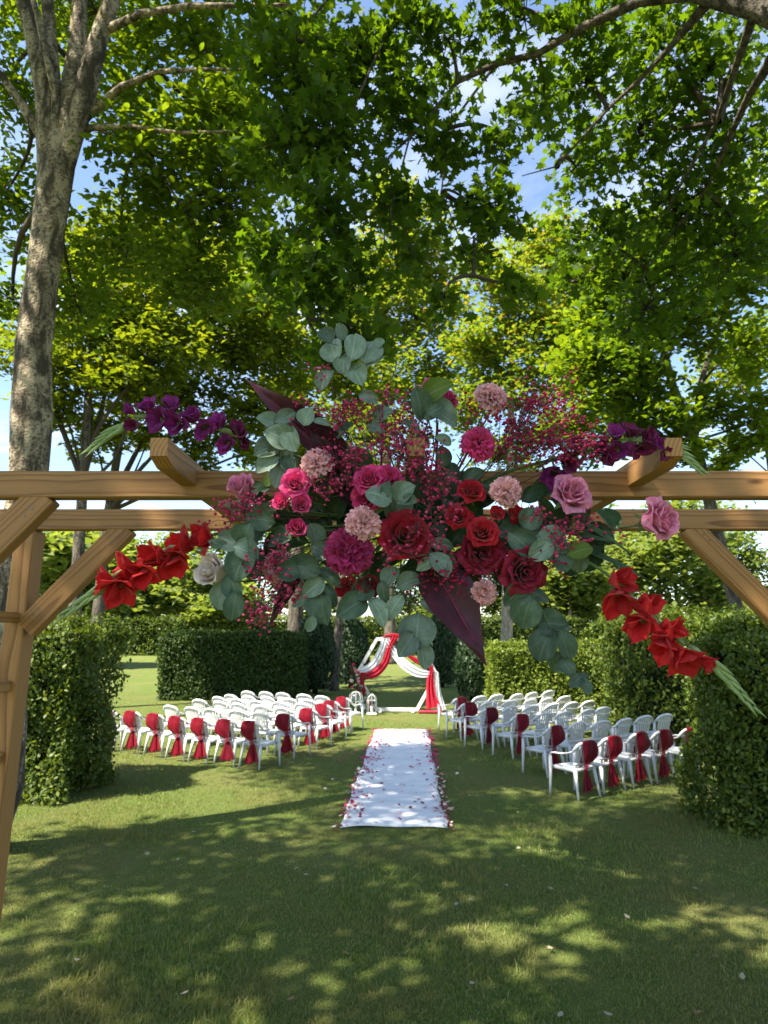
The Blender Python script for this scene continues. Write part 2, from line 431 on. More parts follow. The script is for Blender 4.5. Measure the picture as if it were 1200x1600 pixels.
# ------------------------------------------------------------------ leaves by the thousand
def tri_fan(n): return [(0, i, i + 1) for i in range(1, n - 1)]
MAPLE = [(0, -0.5, 0), (0.14, -0.32, 0.03), (0.46, -0.26, 0.06), (0.27, -0.06, 0.03), (0.55, 0.16, 0.03), (0.2, 0.16, 0.02), (0.0, 0.58, -0.06),
         (-0.2, 0.16, 0.02), (-0.55, 0.16, 0.03), (-0.27, -0.06, 0.03), (-0.46, -0.26, 0.06), (-0.14, -0.32, 0.03)]
MAPLE_F = [(0, 1, 11), (1, 2, 3), (1, 3, 9), (1, 9, 11), (11, 9, 10), (3, 4, 5), (3, 5, 7), (3, 7, 9), (9, 7, 8), (5, 6, 7)]
OVAL = [(0, -0.5, 0), (0.26, -0.12, 0.05), (0.22, 0.2, 0.05), (0, 0.5, -0.05), (-0.22, 0.2, 0.05), (-0.26, -0.12, 0.05)]
OVAL_F = [(0, 1, 5), (1, 2, 4), (1, 4, 5), (2, 3, 4)]
KITE = [(0, -0.5, 0), (0.3, 0.0, 0.08), (0, 0.5, 0), (-0.3, 0.0, 0.08)]
KITE_F = [(0, 1, 2), (0, 2, 3)]
SPRAY = [(0, -0.5, 0), (0.16, 0.05, 0.04), (0, 0.5, 0.1), (-0.16, 0.05, 0.04)]
TPL = {'maple': (np.array(MAPLE, float), np.array(MAPLE_F)), 'oval': (np.array(OVAL, float), np.array(OVAL_F)),
       'kite': (np.array(KITE, float), np.array(KITE_F)), 'spray': (np.array(SPRAY, float), np.array(KITE_F))}
def leaf_mesh(name, P, nrm, size, tpl, mat, r, tipdir=None):
    """P (n,3) places, nrm (n,3) blade normals; tipdir optionally steers the tip"""
    T, Fc = TPL[tpl]; n = len(P)
    nrm = nrm / (np.linalg.norm(nrm, axis=1, keepdims=True) + 1e-9)
    a = r.normal(size=(n, 3)) if tipdir is None else tipdir + r.normal(size=(n, 3)) * 0.35
    y = a - nrm * (a * nrm).sum(1, keepdims=True); y /= (np.linalg.norm(y, axis=1, keepdims=True) + 1e-9)
    x = np.cross(y, nrm)
    s = (size * (0.65 + 0.7 * r.random(n)))[:, None, None]
    V = P[:, None] + s * (T[None, :, 0, None] * x[:, None] + T[None, :, 1, None] * y[:, None] + T[None, :, 2, None] * nrm[:, None])
    F_ = (Fc[None] + (np.arange(n) * len(T))[:, None, None]).reshape(-1, 3)
    return mesh_np(name, V.reshape(-1, 3), F_, mat)

def bend(a, b, k, n=5, r=None, sag=0.0):
    a = Vector(a); b = Vector(b); d = b - a; L = d.length
    o = Vector(r.normal(size=3)) * L * k
    return [a + d * s + o * math.sin(math.pi * s) + Vector((0, 0, sag * L * math.sin(math.pi * s))) for s in [i / n for i in range(n + 1)]]

def wobble_trunk(mb, pts, rad, k, r, amp=0.06):
    """a trunk with an uneven outline"""
    P = [Vector(p) for p in pts]; Q = []; RR = []
    for i in range(len(P) - 1):
        m = max(2, int((P[i + 1] - P[i]).length / 0.22))
        for j in range(m):
            s = j / m; Q.append(P[i].lerp(P[i + 1], s)); RR.append(rad[i] * (1 - s) + rad[i + 1] * s)
    Q.append(P[-1]); RR.append(rad[-1])
    b = len(mb.v); mb.tube(Q, RR, k)
    ph = r.random(6) * 6.28
    for i in range(len(Q)):
        for j in range(k):
            an = 2 * math.pi * j / k
            e = amp * (math.sin(2 * an + ph[0] + i * 0.11) + 0.7 * math.sin(3 * an + ph[1] - i * 0.23) + 1.1 * (r.random() - 0.5))
            p = Vector(mb.v[b + i * k + j]); c = Q[i]
            mb.v[b + i * k + j] = tuple(c + (p - c) * (1 + e))

def tree(name, label, trunk, limbs, clumps, leaf, size, lmat, bmat, seed, per=45, sub=0.2, flat=0.6, updown=1.4, auto=True, hang=0.0, cat='tree', group=None, k=10):
    r = np.random.default_rng(seed)
    base = Vector(trunk[0][0]); inv = Matrix.Translation(-base)
    root = empty(name, Matrix.Translation(base)); tag(root, label, cat, group)
    mb = MB(); wobble_trunk(mb, [p for p, _ in trunk], [q for _, q in trunk], k, r)
    for lb in limbs:
        P = [Vector(p) for p, _ in lb]; Q = [q for _, q in lb]
        wobble_trunk(mb, P, Q, 7, r, 0.05)
    mb.build('trunk', bmat, root, True, inv=inv)
    tw = MB(); LP = []; LN = []
    nodes_ = [Vector(p) for p, _ in trunk[len(trunk) // 2:]] + [Vector(p) for lb in limbs for p, _ in lb]
    for (c, rad, n) in clumps:
        c = Vector(c)
        if auto:
            low = [p for p in nodes_ if p.z < c.z + 0.8] or nodes_
            q = min(low, key=lambda p: (p - c).length)
            dist = (q - c).length
            if dist > 0.3:
                tw.tube(bend(q, c, 0.08, 5, r, 0.08), [max(0.012, 0.02 * dist ** 0.5 * s) for s in (1.6, 1.4, 1.2, 1.0, 0.8, 0.6)], 5, False)
        m = max(4, n // per)
        d = r.normal(size=(m, 3)); d /= np.linalg.norm(d, axis=1, keepdims=True)
        d *= (r.random(m) ** 0.42)[:, None]
        sc = np.array(c)[None] + d * np.array(rad)[None]
        mean = sum(rad) / 3
        for s in sc:
            tw.tube(bend(c, s, 0.1, 3, r, 0.03), [max(0.004, 0.009 * mean ** 0.5 * q) for q in (1.3, 1.0, 0.8, 0.5)], 3, False)
        idx = r.integers(0, m, n)
        P = sc[idx] + r.normal(size=(n, 3)) * np.array([sub, sub, sub * flat]) * mean
        if hang: P[:, 2] -= np.abs(r.normal(size=n)) * hang
        LP.append(P)
        nn = r.normal(size=(n, 3)); nn[:, 2] = np.abs(nn[:, 2]) + updown
        LN.append(nn)
    tw.build('branches', twig_dark if bmat is not bark_pale else bmat, root, True, inv=inv)
    P = np.concatenate(LP) - np.array(base); Nn = np.concatenate(LN)
    link('crown', leaf_mesh('crown', P, Nn, size, leaf, lmat, r), root)
    return root

def PX(px, py, Y, rpx, rY, n):
    """a clump seen at px,py at distance Y; rpx = (half width, half height) in photo pixels"""
    c = at(px, py, Y); d = (c - Vector((0, 0, CZ))).length / math.sqrt(1 + ((px - 600) ** 2 + (py - 800) ** 2) / F / F)
    return (c, (rpx[0] * d / F, rY, rpx[1] * d / F), n)

# --- the big pale trunk on the left
def tp(px, py, Y, r): return (at(px, py, Y), r)
b0 = gp(2, 1312)
TL = [(Vector((b0.x, 6.9, -0.05)), 0.24), (at(4, 1230, 6.9), 0.20), tp(14, 1000, 6.9, 0.185), tp(44, 740, 6.9, 0.18), tp(48, 650, 6.9, 0.20), tp(52, 540, 6.9, 0.17), tp(74, 380, 6.9, 0.165), tp(90, 262, 6.9, 0.185), tp(94, 225, 6.9, .15), tp(97, 185, 6.9, .08)]
LL = [[tp(77, 310, 6.9, .11), tp(72, 150, 6.85, .11), tp(52, 60, 6.8, .09), tp(25, -40, 6.7, .07)],
      [tp(80, 310, 6.9, .11), tp(84, 150, 6.95, .10), tp(78, 60, 7.0, .085), tp(70, -60, 7.0, .06)],
      [tp(84, 310, 6.9, .11), tp(112, 150, 6.9, .12), tp(122, 70, 6.9, .10), tp(128, -60, 6.9, .07)],
      [tp(87, 310, 6.9, .11), tp(132, 150, 6.8, .13), tp(152, 70, 6.7, .11), tp(178, -10, 6.6, .09), tp(200, -90, 6.5, .06)],
      [tp(82, 310, 6.9, .08), tp(88, 150, 6.8, .05), tp(62, 40, 6.6, .035), tp(45, -30, 6.5, .03)],
      [tp(104, 215, 6.9, .06), tp(140, 178, 6.85, .05), tp(190, 135, 6.7, .04), tp(250, 112, 6.6, .032), tp(330, 108, 6.4, .02), tp(420, 110, 6.3, .012)],
      [tp(100, 218, 6.9, .05), tp(142, 200, 6.85, .04), tp(200, 198, 6.8, .03), tp(280, 208, 6.7, .022), tp(370, 205, 6.6, .012)],
      [tp(165, 48, 6.7, .055), tp(220, 22, 6.4, .042), tp(300, 9, 6.2, .034), tp(450, 8, 5.9, .018)],
      [tp(84, 245, 6.9, .07), tp(35, 165, 6.8, .05), tp(0, 115, 6.7, .04), tp(-60, 60, 6.6, .03)],
      [tp(104, 200, 6.95, .03), tp(150, 200, 7.0, .026), tp(230, 240, 7.2, .02), tp(290, 330, 7.4, .012)]]
CL = []
for (px, py, Y, hw, hh, ry, n) in [(300, 60, 7.6, 110, 60, .9, 1500), (200, 150, 8.2, 90, 70, .9, 1300), (330, 190, 7.2, 80, 60, .8, 1400), (250, 280, 7.6, 90, 60, .9, 1500),
        (360, 320, 7.4, 70, 70, .8, 1300), (190, 380, 8.5, 90, 70, .9, 1300), (310, 430, 8.0, 80, 60, .9, 1300), (20, 120, 8.0, 70, 80, 1, 1100), (10, 300, 8.0, 50, 90, 1, 1000), (150, 20, 9.0, 110, 60, 1, 1200),
        (400, 230, 8.2, 50, 70, .8, 800), (20, 470, 9, 45, 70, .8, 700), (470, 40, 7.8, 70, 50, .8, 900), (120, 480, 9, 50, 60, .9, 900)]:
    CL.append(PX(px, py, Y, (hw, hh), ry, n))
for (x, y, z, rx, ry, rz, n) in [(-4, 6, 12.5, 1.9, 1.7, 1.0, 3400), (-6.2, 4.6, 11, 1.6, 1.5, .9, 2600), (-2.4, 7.4, 13, 1.7, 1.5, 1.0, 2600), (-5.4, 7.6, 13.2, 1.6, 1.3, 1.0, 2600), (-7.6, 6.6, 12, 1.5, 1.5, .9, 2000), (-3.5, 3.8, 11, 1.5, 1.3, .8, 2400), (-6.6, 2.6, 11.4, 1.4, 1.2, .8, 1700), (-5.9, 5.9, 11.4, 1.1, .9, .7, 1700), (-6.2, 8.0, 11.5, 1.2, .8, .7, 1700), (-5.1, 4.3, 11, 1.0, .8, .7, 1300), (-5.0, 9.6, 12.2, 1.3, .9, .8, 1600)]:  # out-of-view upper crown; the last clumps are added to shade the runner
    CL.append((Vector((x, y, z)), (rx, ry, rz), n))
tree('maple_tree', 'tall maple with thick pale mossy trunk forking high at the left', TL, LL, CL, 'oval', 0.115, lf_maple, bark_big, 21, per=40, sub=0.24, flat=0.5, k=16)

# --- the maple whose boughs hang over the camera, trunk out of the picture on the right
RB = Vector((5.2, 3.2, -0.05))
fk = Vector((5.0, 3.3, 4.6))
TR = [(RB, 0.34), (Vector((5.1, 3.2, 1.5)), 0.27), (fk, 0.24), (Vector((4.6, 3.6, 6.5)), 0.2), (Vector((4.2, 3.4, 9.5)), 0.12)]
LR = [[(fk, .16), tp(1290, 60, 4.3, .095), tp(1180, 14, 4.5, .075), tp(1080, -12, 4.7, .062), tp(1000, 2, 5.0, .045), tp(900, 48, 5.2, .036), tp(840, 85, 5.3, .03), tp(775, 100, 5.4, .03), tp(715, 128, 5.4, .024), tp(660, 195, 5.4, .017), tp(608, 245, 5.4, .011), tp(600, 285, 5.4, .006)],
      [tp(1110, 0, 4.7, .05), tp(1060, 60, 5.0, .03), tp(1000, 125, 5.3, .022), tp(950, 170, 5.6, .016), tp(870, 260, 5.9, .009), tp(815, 275, 6.0, .004)],
      [tp(900, 48, 5.2, .03), tp(780, 0, 5.2, .024), tp(640, -30, 5.2, .016), tp(520, -10, 5.2, .012), tp(460, 60, 5.2, .007)],
      [tp(775, 100, 5.4, .016), tp(700, 200, 5.4, .01), tp(690, 300, 5.3, .007), tp(740, 430, 5.2, .004)],
      [tp(640, -30, 5.2, .014), tp(560, 150, 5.1, .01), tp(500, 330, 5.1, .007), tp(480, 500, 5.1, .004)],
      [tp(640, 215, 5.4, .009), tp(610, 330, 5.3, .006), tp(620, 420, 5.3, .004)],
      [tp(1240, 40, 4.4, .06), tp(1170, 150, 5.6, .035), tp(1100, 300, 6.6, .02), tp(1010, 420, 7.2, .012), tp(980, 520, 7.4, .006)],
      [tp(1180, 18, 4.5, .04), tp(1120, 190, 6, .02), tp(1040, 330, 6.6, .012), tp(900, 440, 6.6, .006)],
      [(Vector((4.6, 3.6, 6.5)), .12), (Vector((3.2, 4.0, 8.2)), .08), (Vector((1.2, 4.4, 9.2)), .05)]]
CR = []
for (px, py, Y, hw, hh, ry, n) in [(420, 50, 5.2, 60, 50, .5, 280), (470, 120, 5.2, 75, 60, .5, 480), (520, 210, 5.2, 75, 60, .5, 480), (450, 230, 5.3, 70, 55, .5, 400), (500, 320, 5.1, 70, 55, .45, 430), (440, 400, 5.1, 55, 45, .4, 260),
        (490, 450, 5.1, 65, 55, .4, 360), (540, 400, 5.1, 50, 60, .4, 200), (560, 510, 5.0, 55, 45, .35, 230), (620, 40, 5.3, 70, 45, .4, 300), (620, 160, 5.4, 65, 60, .4, 330), (590, 290, 5.3, 50, 40, .35, 110), (640, 390, 5.2, 55, 60, .35, 130),
        (700, 60, 5.4, 60, 45, .4, 240), (700, 220, 5.4, 55, 50, .35, 230), (740, 320, 5.3, 50, 45, .3, 190), (690, 470, 5.1, 35, 35, .3, 60), (660, 300, 5.3, 40, 40, .3, 120), (790, 210, 5.4, 40, 50, .3, 150), (800, 330, 5.4, 50, 30, .3, 110),
        (560, 70, 5.2, 70, 50, .4, 300), (820, 30, 5.2, 70, 40, .4, 220), (740, 370, 5.2, 50, 30, .3, 80), (815, 440, 5.2, 25, 40, .25, 70), (500, 560, 5.2, 35, 30, .3, 90), (850, 150, 5.6, 40, 50, .4, 150),
        (930, 30, 5.6, 60, 40, .5, 260), (920, 130, 6.0, 60, 50, .5, 330), (1020, 60, 6.2, 80, 55, .6, 500), (1110, 110, 6.2, 80, 65, .7, 600), (1000, 200, 6.6, 90, 70, .7, 700), (1150, 230, 6.6, 70, 80, .7, 600), (900, 260, 6.6, 45, 50, .5, 230), (1060, 330, 7.0, 90, 70, .7, 800),
        (950, 380, 7.0, 70, 60, .6, 480), (1150, 400, 7.2, 70, 70, .7, 650), (1010, 480, 7.4, 80, 60, .7, 520), (905, 420, 6.8, 45, 45, .4, 200)]:
    CR.append(PX(px, py, Y, (hw, hh), ry, int(n * 1.15)))
for (x, y, z, rx, ry, rz, n) in [(0.6, 4.2, 8.6, 2.2, 1.6, .8, 900), (3.0, 3.5, 8.6, 2.2, 2.0, 1.0, 1100), (-1.3, 3.0, 8.4, 1.8, 1.6, .8, 700), (1.5, 1.0, 8.0, 2.2, 2.0, 1, 800), (4.5, 1.0, 8.5, 2.2, 2, 1, 700), (4.6, 6.3, 9.8, 2, 1.8, 1, 900)]:
    CR.append((Vector((x, y, z)), (rx, ry, rz), n))
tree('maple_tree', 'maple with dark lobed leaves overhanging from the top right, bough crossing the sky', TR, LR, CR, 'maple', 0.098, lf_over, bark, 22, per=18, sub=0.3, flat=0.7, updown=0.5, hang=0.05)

# --- a tree behind the camera on the left: only its shade is in the picture
SB = Vector((-7.0, -1.0, -0.05))
CS = [(Vector((x, y, z)), (rx, ry, rz), n) for (x, y, z, rx, ry, rz, n) in [
    (-3.1, -0.8, 8.3, 0.8, 0.8, 0.5, 420), (-2.0, -0.3, 8.5, .6, .6, .5, 350), (-1.6, -1.6, 8.5, 1.0, .9, .5, 700), (-4.6, 0.5, 8.6, 1.1, .9, .6, 1000), (-2.8, 1.2, 8.5, 1.0, .8, .6, 900), (-5.8, 2.1, 9.0, 1.1, 1.0, .7, 1000),
    (-3.9, 2.6, 9.0, 1.0, .8, .6, 900), (-1.2, 1.0, 8.8, .8, .8, .6, 600), (-7.4, 0.4, 9.4, 1.5, 1.3, .8, 1100), (-6.0, -1.6, 9.4, 1.4, 1.3, .8, 1000), (-7.6, 3.2, 9.6, 1.3, 1.2, .7, 1100), (-0.2, -0.6, 8.8, 1.0, 1.0, .6, 600), (-4.6, -2.4, 9, 1.3, 1.2, .8, 800), (-1.8, 2.9, 9.2, 1.1, .8, .6, 900), (0.6, 0.9, 9.0, 1.0, .9, .6, 700)]]
tree('maple_tree', 'maple standing behind the camera that shades the foreground lawn', [(SB, .3), (SB + Vector((.1, .1, 3)), .24), (SB + Vector((.5, .6, 7)), .18), (SB + Vector((.8, 1, 10)), .1)], [], CS, 'maple', 0.17, lf_maple, bark, 23, per=40, sub=0.3, flat=0.5)

# --- the avenue behind on the left
def stand(name, label, base, top, r0, r1, lean, clumps, leaf, size, lmat, bmat, seed, forks=(), **kw):
    """a tree whose stem shows at pixel base=(px,py,Y) and runs to top=(px,py)"""
    g = at(base[0], base[1], base[2]); g.z = -0.05
    q = at(top[0], top[1], base[2])
    tr = [(g, r0 * 1.35), (g.lerp(q, 0.06), r0), (g.lerp(q, 0.5) + Vector((lean, 0, 0)), (r0 + r1) / 2), (q, r1)]
    lim = [[(at(p[0], p[1], base[2] + p[3]), p[2]) for p in fk_] for fk_ in forks]
    return tree(name, label, tr, lim, [PX(*c) for c in clumps], leaf, size, lmat, bmat, seed, **kw)

stand('avenue_tree', 'tree with dark straight trunk behind the left timber brace, sunlit crown above the beam', (112, 1060, 16), (150, 420), .16, .07, 0,
      [(110, 560, 16, (60, 60), 1.4, 2200), (190, 480, 16, (80, 60), 1.5, 2600), (130, 420, 16.5, (80, 60), 1.5, 2400), (260, 540, 16, (80, 50), 1.3, 2400), (200, 600, 16, (80, 40), 1.3, 2000), (300, 460, 17, (80, 60), 1.4, 2400), (100, 640, 16, (50, 40), 1.0, 1100), (230, 380, 17, (90, 60), 1.4, 2400), (40, 520, 17, (60, 80), 1.4, 1700)],
      'kite', 0.19, lf_mid, bark, 31, per=45, sub=0.24, flat=0.4)
stand('avenue_tree', 'leaning dark trunked tree behind the left brace, crown reaching behind the purple gladiolus', (140, 1055, 19), (215, 520), .19, .08, -0.15,
      [(280, 620, 19, (70, 40), 1.4, 1900), (340, 560, 19, (80, 50), 1.5, 2500), (400, 640, 19, (60, 40), 1.2, 1500), (380, 480, 19, (80, 60), 1.5, 2400), (220, 540, 20, (80, 60), 1.5, 2000), (330, 670, 18.5, (60, 25), 1.2, 900), (440, 560, 20, (70, 60), 1.5, 2200), (180, 660, 18, (50, 30), 1, 900), (340, 390, 20, (70, 50), 1.5, 1800), (230, 690, 19, (50, 24), 1, 650), (310, 715, 19, (55, 22), 1, 600), (390, 705, 19, (50, 26), 1, 650), (150, 700, 18, (40, 22), 1, 450)],
      'kite', 0.2, lf_mid, bark, 32, per=45, sub=0.24, flat=0.38)
stand('avenue_tree', 'grey trunked tree behind the clipped dark hedge left of the aisle', (458, 1066, 27), (470, 560), .36, .14, 0.1,
      [(430, 520, 27, (70, 60), 2, 2300), (500, 440, 28, (80, 70), 2.2, 2600), (420, 420, 28, (70, 60), 2, 2000), (540, 560, 27, (60, 60), 2, 1900), (450, 620, 26.5, (60, 40), 1.6, 1500), (560, 650, 27, (60, 40), 1.7, 1400), (480, 700, 27, (50, 40), 1.4, 1000), (380, 760, 28, (60, 30), 1.4, 800)],
      'kite', 0.27, lf_mid, bark, 33, per=45, sub=0.22, flat=0.45)
stand('avenue_tree', 'slim trunked tree left of the wedding arch among dark yews', (522, 1077, 24.5), (545, 700), .15, .08, 0.05,
      [(560, 760, 25, (60, 60), 1.8, 1300), (500, 830, 25, (50, 40), 1.5, 800), (600, 690, 26, (60, 50), 1.8, 1400), (620, 820, 27, (60, 40), 1.5, 800), (560, 880, 27, (50, 30), 1.4, 600)],
      'kite', 0.24, lf_mid, bark, 34, per=45, sub=0.22)
stand('avenue_tree', 'bright sunlit tree standing far down the middle of the view', (610, 1030, 44), (600, 500), .4, .15, 0,
      [(600, 420, 44, (70, 60), 3, 2400), (640, 360, 44, (60, 50), 3, 2000), (570, 500, 44, (60, 60), 3, 2000), (650, 500, 44, (70, 60), 3, 2400), (620, 600, 44, (80, 60), 3, 2400), (690, 430, 46, (50, 60), 3, 1700), (610, 310, 44, (40, 40), 2.4, 1100), (540, 620, 46, (50, 60), 3, 1400), (700, 580, 46, (60, 60), 3, 1700)],
      'kite', 0.42, lf_gold, bark, 35, per=45, sub=0.2)
stand('avenue_tree', 'yellowing tree with stout trunk right of the wedding arch', (790, 1058, 30), (800, 560), .26, .12, 0,
      [(780, 440, 30, (60, 50), 2, 2000), (840, 500, 30, (70, 60), 2.2, 2600), (760, 540, 30, (60, 50), 2, 2000), (850, 400, 31, (60, 60), 2, 2000), (820, 600, 30, (80, 50), 2.2, 2400), (900, 560, 31, (60, 70), 2, 2000), (740, 640, 31, (60, 50), 2, 1600), (880, 680, 30, (70, 40), 2, 1500), (780, 720, 31, (60, 40), 1.8, 1100), (900, 450, 31, (60, 60), 2, 1800), (960, 640, 31, (50, 50), 2, 1200)],
      'kite', 0.3, lf_gold, bark_pale, 36, per=45, sub=0.2)
stand('avenue_tree', 'leaning dark trunk rising behind the right brace into a shady crown', (1195, 1092, 15), (1085, 690), .17, .13, 0.0,
      [(930, 560, 14, (60, 60), 1.3, 1500), (1000, 600, 14, (70, 50), 1.4, 1700), (960, 470, 14, (70, 60), 1.4, 1800), (1060, 520, 14, (70, 60), 1.4, 1800), (1030, 660, 14, (60, 30), 1.2, 1000), (1100, 640, 14.5, (50, 30), 1.2, 700), (1180, 660, 14.5, (40, 40), 1.2, 700), (1170, 540, 15, (60, 50), 1.4, 1100), (1000, 400, 13, (80, 60), 1.3, 1500), (1130, 430, 13, (90, 60), 1.3, 1600), (890, 650, 14, (40, 30), 1.0, 600), (1180, 330, 12, (60, 70), 1.2, 1100), (960, 700, 14, (50, 26), 1, 500), (1150, 705, 14.5, (45, 20), 1, 380), (1060, 708, 14, (40, 18), .9, 300)],
      'oval', 0.19, lf_maple, bark, 37, forks=[[(1085, 690, .13, 0), (1050, 600, .09, -.5), (1020, 480, .06, -1)], [(1085, 690, .09, 0), (1095, 600, .07, .2), (1130, 480, .04, .2)]], per=40, sub=0.24, flat=0.5)
stand('avenue_tree', 'thin twiggy tree at the right edge against the white cloud', (1250, 1075, 22), (1180, 560), .13, .06, 0,
      [(1170, 560, 22, (50, 60), 1.5, 800), (1120, 600, 22, (40, 50), 1.3, 500), (1190, 680, 22, (40, 30), 1.2, 400), (1150, 700, 22, (40, 30), 1.2, 350)],
      'kite', 0.24, lf_mid, bark, 38, forks=[[(1185, 650, .06, 0), (1130, 560, .04, 0), (1100, 500, .02, 0)], [(1180, 600, .05, 0), (1175, 500, .03, 0)]], per=30, sub=0.25)

# --- far trees beyond the long hedge
far = [(90, 40, 70, 'pale green tree far off at the left behind the timber post', 1500), (215, 62, 70, 'young pale stemmed tree in front of the long far hedge at the left', 900), (330, 60, 70, 'multi stemmed pale tree before the far hedge under the white rose', 900),
       (260, 88, 90, 'broad pale tree far behind the red gladiolus on the left', 1900), (400, 84, 85, 'rounded pale tree far behind the left of the flowers', 1700), (180, 80, 85, 'soft green tree far beyond the lawn between the left posts', 1600),
       (510, 86, 90, 'dull green tree far beyond the yews left of the aisle', 1500), (890, 60, 75, 'pale stemmed tree beyond the light hedge on the right', 1500), (960, 76, 85, 'broad pale crown far behind the right red gladiolus', 1900), (1060, 70, 80, 'rounded pale green tree under the right brace', 1800), (1160, 86, 90, 'distant pale tree at the far right edge', 1500), (720, 88, 90, 'tree far off behind the arrangement right of the arch', 1500), (640, 92, 90, 'tree closing the view far behind the wedding arch', 1600), (20, 84, 90, 'distant pale tree at the far left edge', 1400), (840, 90, 90, 'distant tree between yellowing tree and right gladiolus', 1500)]
for i, (px, Y, W_, lab, n) in enumerate(far):
    r = np.random.default_rng(60 + i)
    base = at(px, 1000, Y); base.z = -0.05; h = 14.0 + 3.0 * r.random()
    if Y < 64: h = 8.0
    
    lo = 0.16 if Y > 64 else 0.40
    tr = [(base, .28), (base + Vector((.1, 0, h * .3)), .2), (base + Vector((.25, 0, h * .75)), .1)]
    lim = [[(base + Vector((.1, 0, h * .18)), .14), (base + Vector((.9 * s, .3, h * .5)), .09), (base + Vector((1.6 * s, .2, h * .7)), .05)] for s in (-1, 1)]
    cl = []
    for k_ in range(9):
        a = r.random() * 6.28; rr = (0.35 + 0.65 * r.random()) * h * 0.33; zz = h * (lo + 0.09 + (0.92 - lo - 0.12) * (k_ / 8))
        rr *= 0.4 + 1.0 * math.sin(math.pi * min(1, (k_ + 1.5) / 10))
        cl.append((base + Vector((math.cos(a) * rr, math.sin(a) * rr, zz)), (h * .2, h * .2, h * .13), n // 2))
    tree('distant_tree', lab, tr, lim, cl, 'kite', 0.75, lf_far, bark_pale if Y < 64 else bark, 60 + i, per=30, sub=0.3, flat=0.7, group='trees beyond the lawn', k=7)

# ------------------------------------------------------------------ hedges and yews
def hedge(name, label, x0, x1, y0, y1, h, n, size, lmat, seed, tpl='kite', rough=0.07, group=None, cat='hedge', taper=0.0):
    r = np.random.default_rng(seed)
    cx, cy = (x0 + x1) / 2, (y0 + y1) / 2; w, d = x1 - x0, y1 - y0
    root = empty(name, Matrix.Translation((cx, cy, 0))); tag(root, label, cat, group)
    def lump(P, s):
        k = rough
        e = k * (np.sin(P[:, 0] * 3.1 + s) * np.cos(P[:, 2] * 3.7 + s) + np.sin(P[:, 1] * 4.3 + P[:, 2] * 2.2) + 0.6 * np.sin(P[:, 0] * 7.7 + P[:, 1] * 5 + P[:, 2] * 8))
        return e
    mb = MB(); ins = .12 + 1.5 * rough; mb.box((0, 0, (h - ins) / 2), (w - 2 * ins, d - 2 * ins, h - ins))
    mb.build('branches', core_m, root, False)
    ar = np.array([w * h, w * h * 0.25, d * h, d * h, w * d]); pr = ar / ar.sum()
    f = r.choice(5, n, p=pr); u = r.random(n) - .5; v = r.random(n)
    P = np.zeros((n, 3)); Nn = np.zeros((n, 3))
    for k, (nx_, ny_, nz_) in enumerate([(0, -1, 0), (0, 1, 0), (-1, 0, 0), (1, 0, 0), (0, 0, 1)]):
        m = f == k
        if k < 2: P[m] = np.stack([u[m] * w, np.full(m.sum(), ny_ * d / 2), v[m] * h], 1)
        elif k < 4: P[m] = np.stack([np.full(m.sum(), nx_ * w / 2), u[m] * d, v[m] * h], 1)
        else: P[m] = np.stack([u[m] * w, (v[m] - .5) * d, np.full(m.sum(), h)], 1)
        Nn[m] = (nx_, ny_, nz_)
    # round the arrises
    for ax, hw in ((0, w / 2), (1, d / 2)):
        e = np.clip((np.abs(P[:, ax]) - (hw - 0.15)) / 0.15, 0, 1) * np.clip((P[:, 2] - (h - 0.15)) / 0.15, 0, 1)
        P[:, 2] -= 0.07 * e; P[:, ax] -= np.sign(P[:, ax]) * 0.07 * e
    P += Nn * (lump(P, seed) + r.normal(0, 0.045, n) - 0.03 - (r.random(n) < .3) * r.random(n) * .16)[:, None]
    P += r.normal(size=(n, 3)) * 0.02
    P[:, 2] = np.maximum(P[:, 2], 0.03)
    if taper: P[:, :2] *= (1 - taper * P[:, 2] / h)[:, None]
    tip = Nn * 0.5 + np.array([0, 0, 0.55])
    nn = Nn * 0.8 + r.normal(size=(n, 3)) * 0.75 + np.array([0, 0, 0.35])
    o = link('foliage', leaf_mesh('foliage', P, nn, size, tpl, lmat, r, tip), root)
    # a few stray shoots standing proud
    m = max(20, n // 250); q = r.choice(n, m)
    mb = MB(); SP = []; SN = []
    for i in q:
        a = Vector(P[i]); dirv = (Vector(Nn[i]) * 0.6 + Vector((r.normal() * .3, r.normal() * .3, 0.8))).normalized(); L = 0.06 + 0.16 * r.random() * (1 if h > 1 else .6)
        mb.tube([a - dirv * .05, a + dirv * L], [0.004, 0.002], 3, False)
        for j in range(7):
            SP.append(a + dirv * L * (j / 6) + Vector(r.normal(size=3)) * .012); SN.append(Vector(r.normal(size=3)) + Vector((0, 0, .4)))
    mb.build('shoots', lmat, root, True)['kind'] = 'stuff'
    link('shoot_leaves', leaf_mesh('shoot_leaves', np.array([tuple(p) for p in SP]), np.array([tuple(p) for p in SN]), size, tpl, lmat, r), root)
    return root
hedge('hedge', 'leafy clipped hedge block beside the left timber post, sunlit on its left', -5.5, -3.95, 8.75, 10.4, 2.2, 32000, 0.062, lf_hedge, 1, rough=0.10, tpl='oval')
hedge('hedge', 'large dark hedge block at the right edge in the shade', 3.62, 6.4, 7.45, 8.5, 2.12, 34000, 0.06, lf_hedge, 2, rough=0.09, tpl='oval')
hedge('hedge', 'tall dark leafy hedge behind the right chairs', 4.45, 7.6, 12.8, 14.6, 2.36, 15000, 0.085, lf_hedge, 3, rough=0.12, tpl='oval')
hedge('hedge', 'low light green clipped hedge in sun behind the right chairs', 2.85, 7.0, 18.0, 19.4, 1.72, 22000, 0.08, lf_box, 4, rough=0.05)
hedge('hedge', 'dark square clipped hedge behind the left chairs', -6.95, -2.55, 21.2, 22.8, 2.02, 26000, 0.085, lf_clip, 5, rough=0.04)
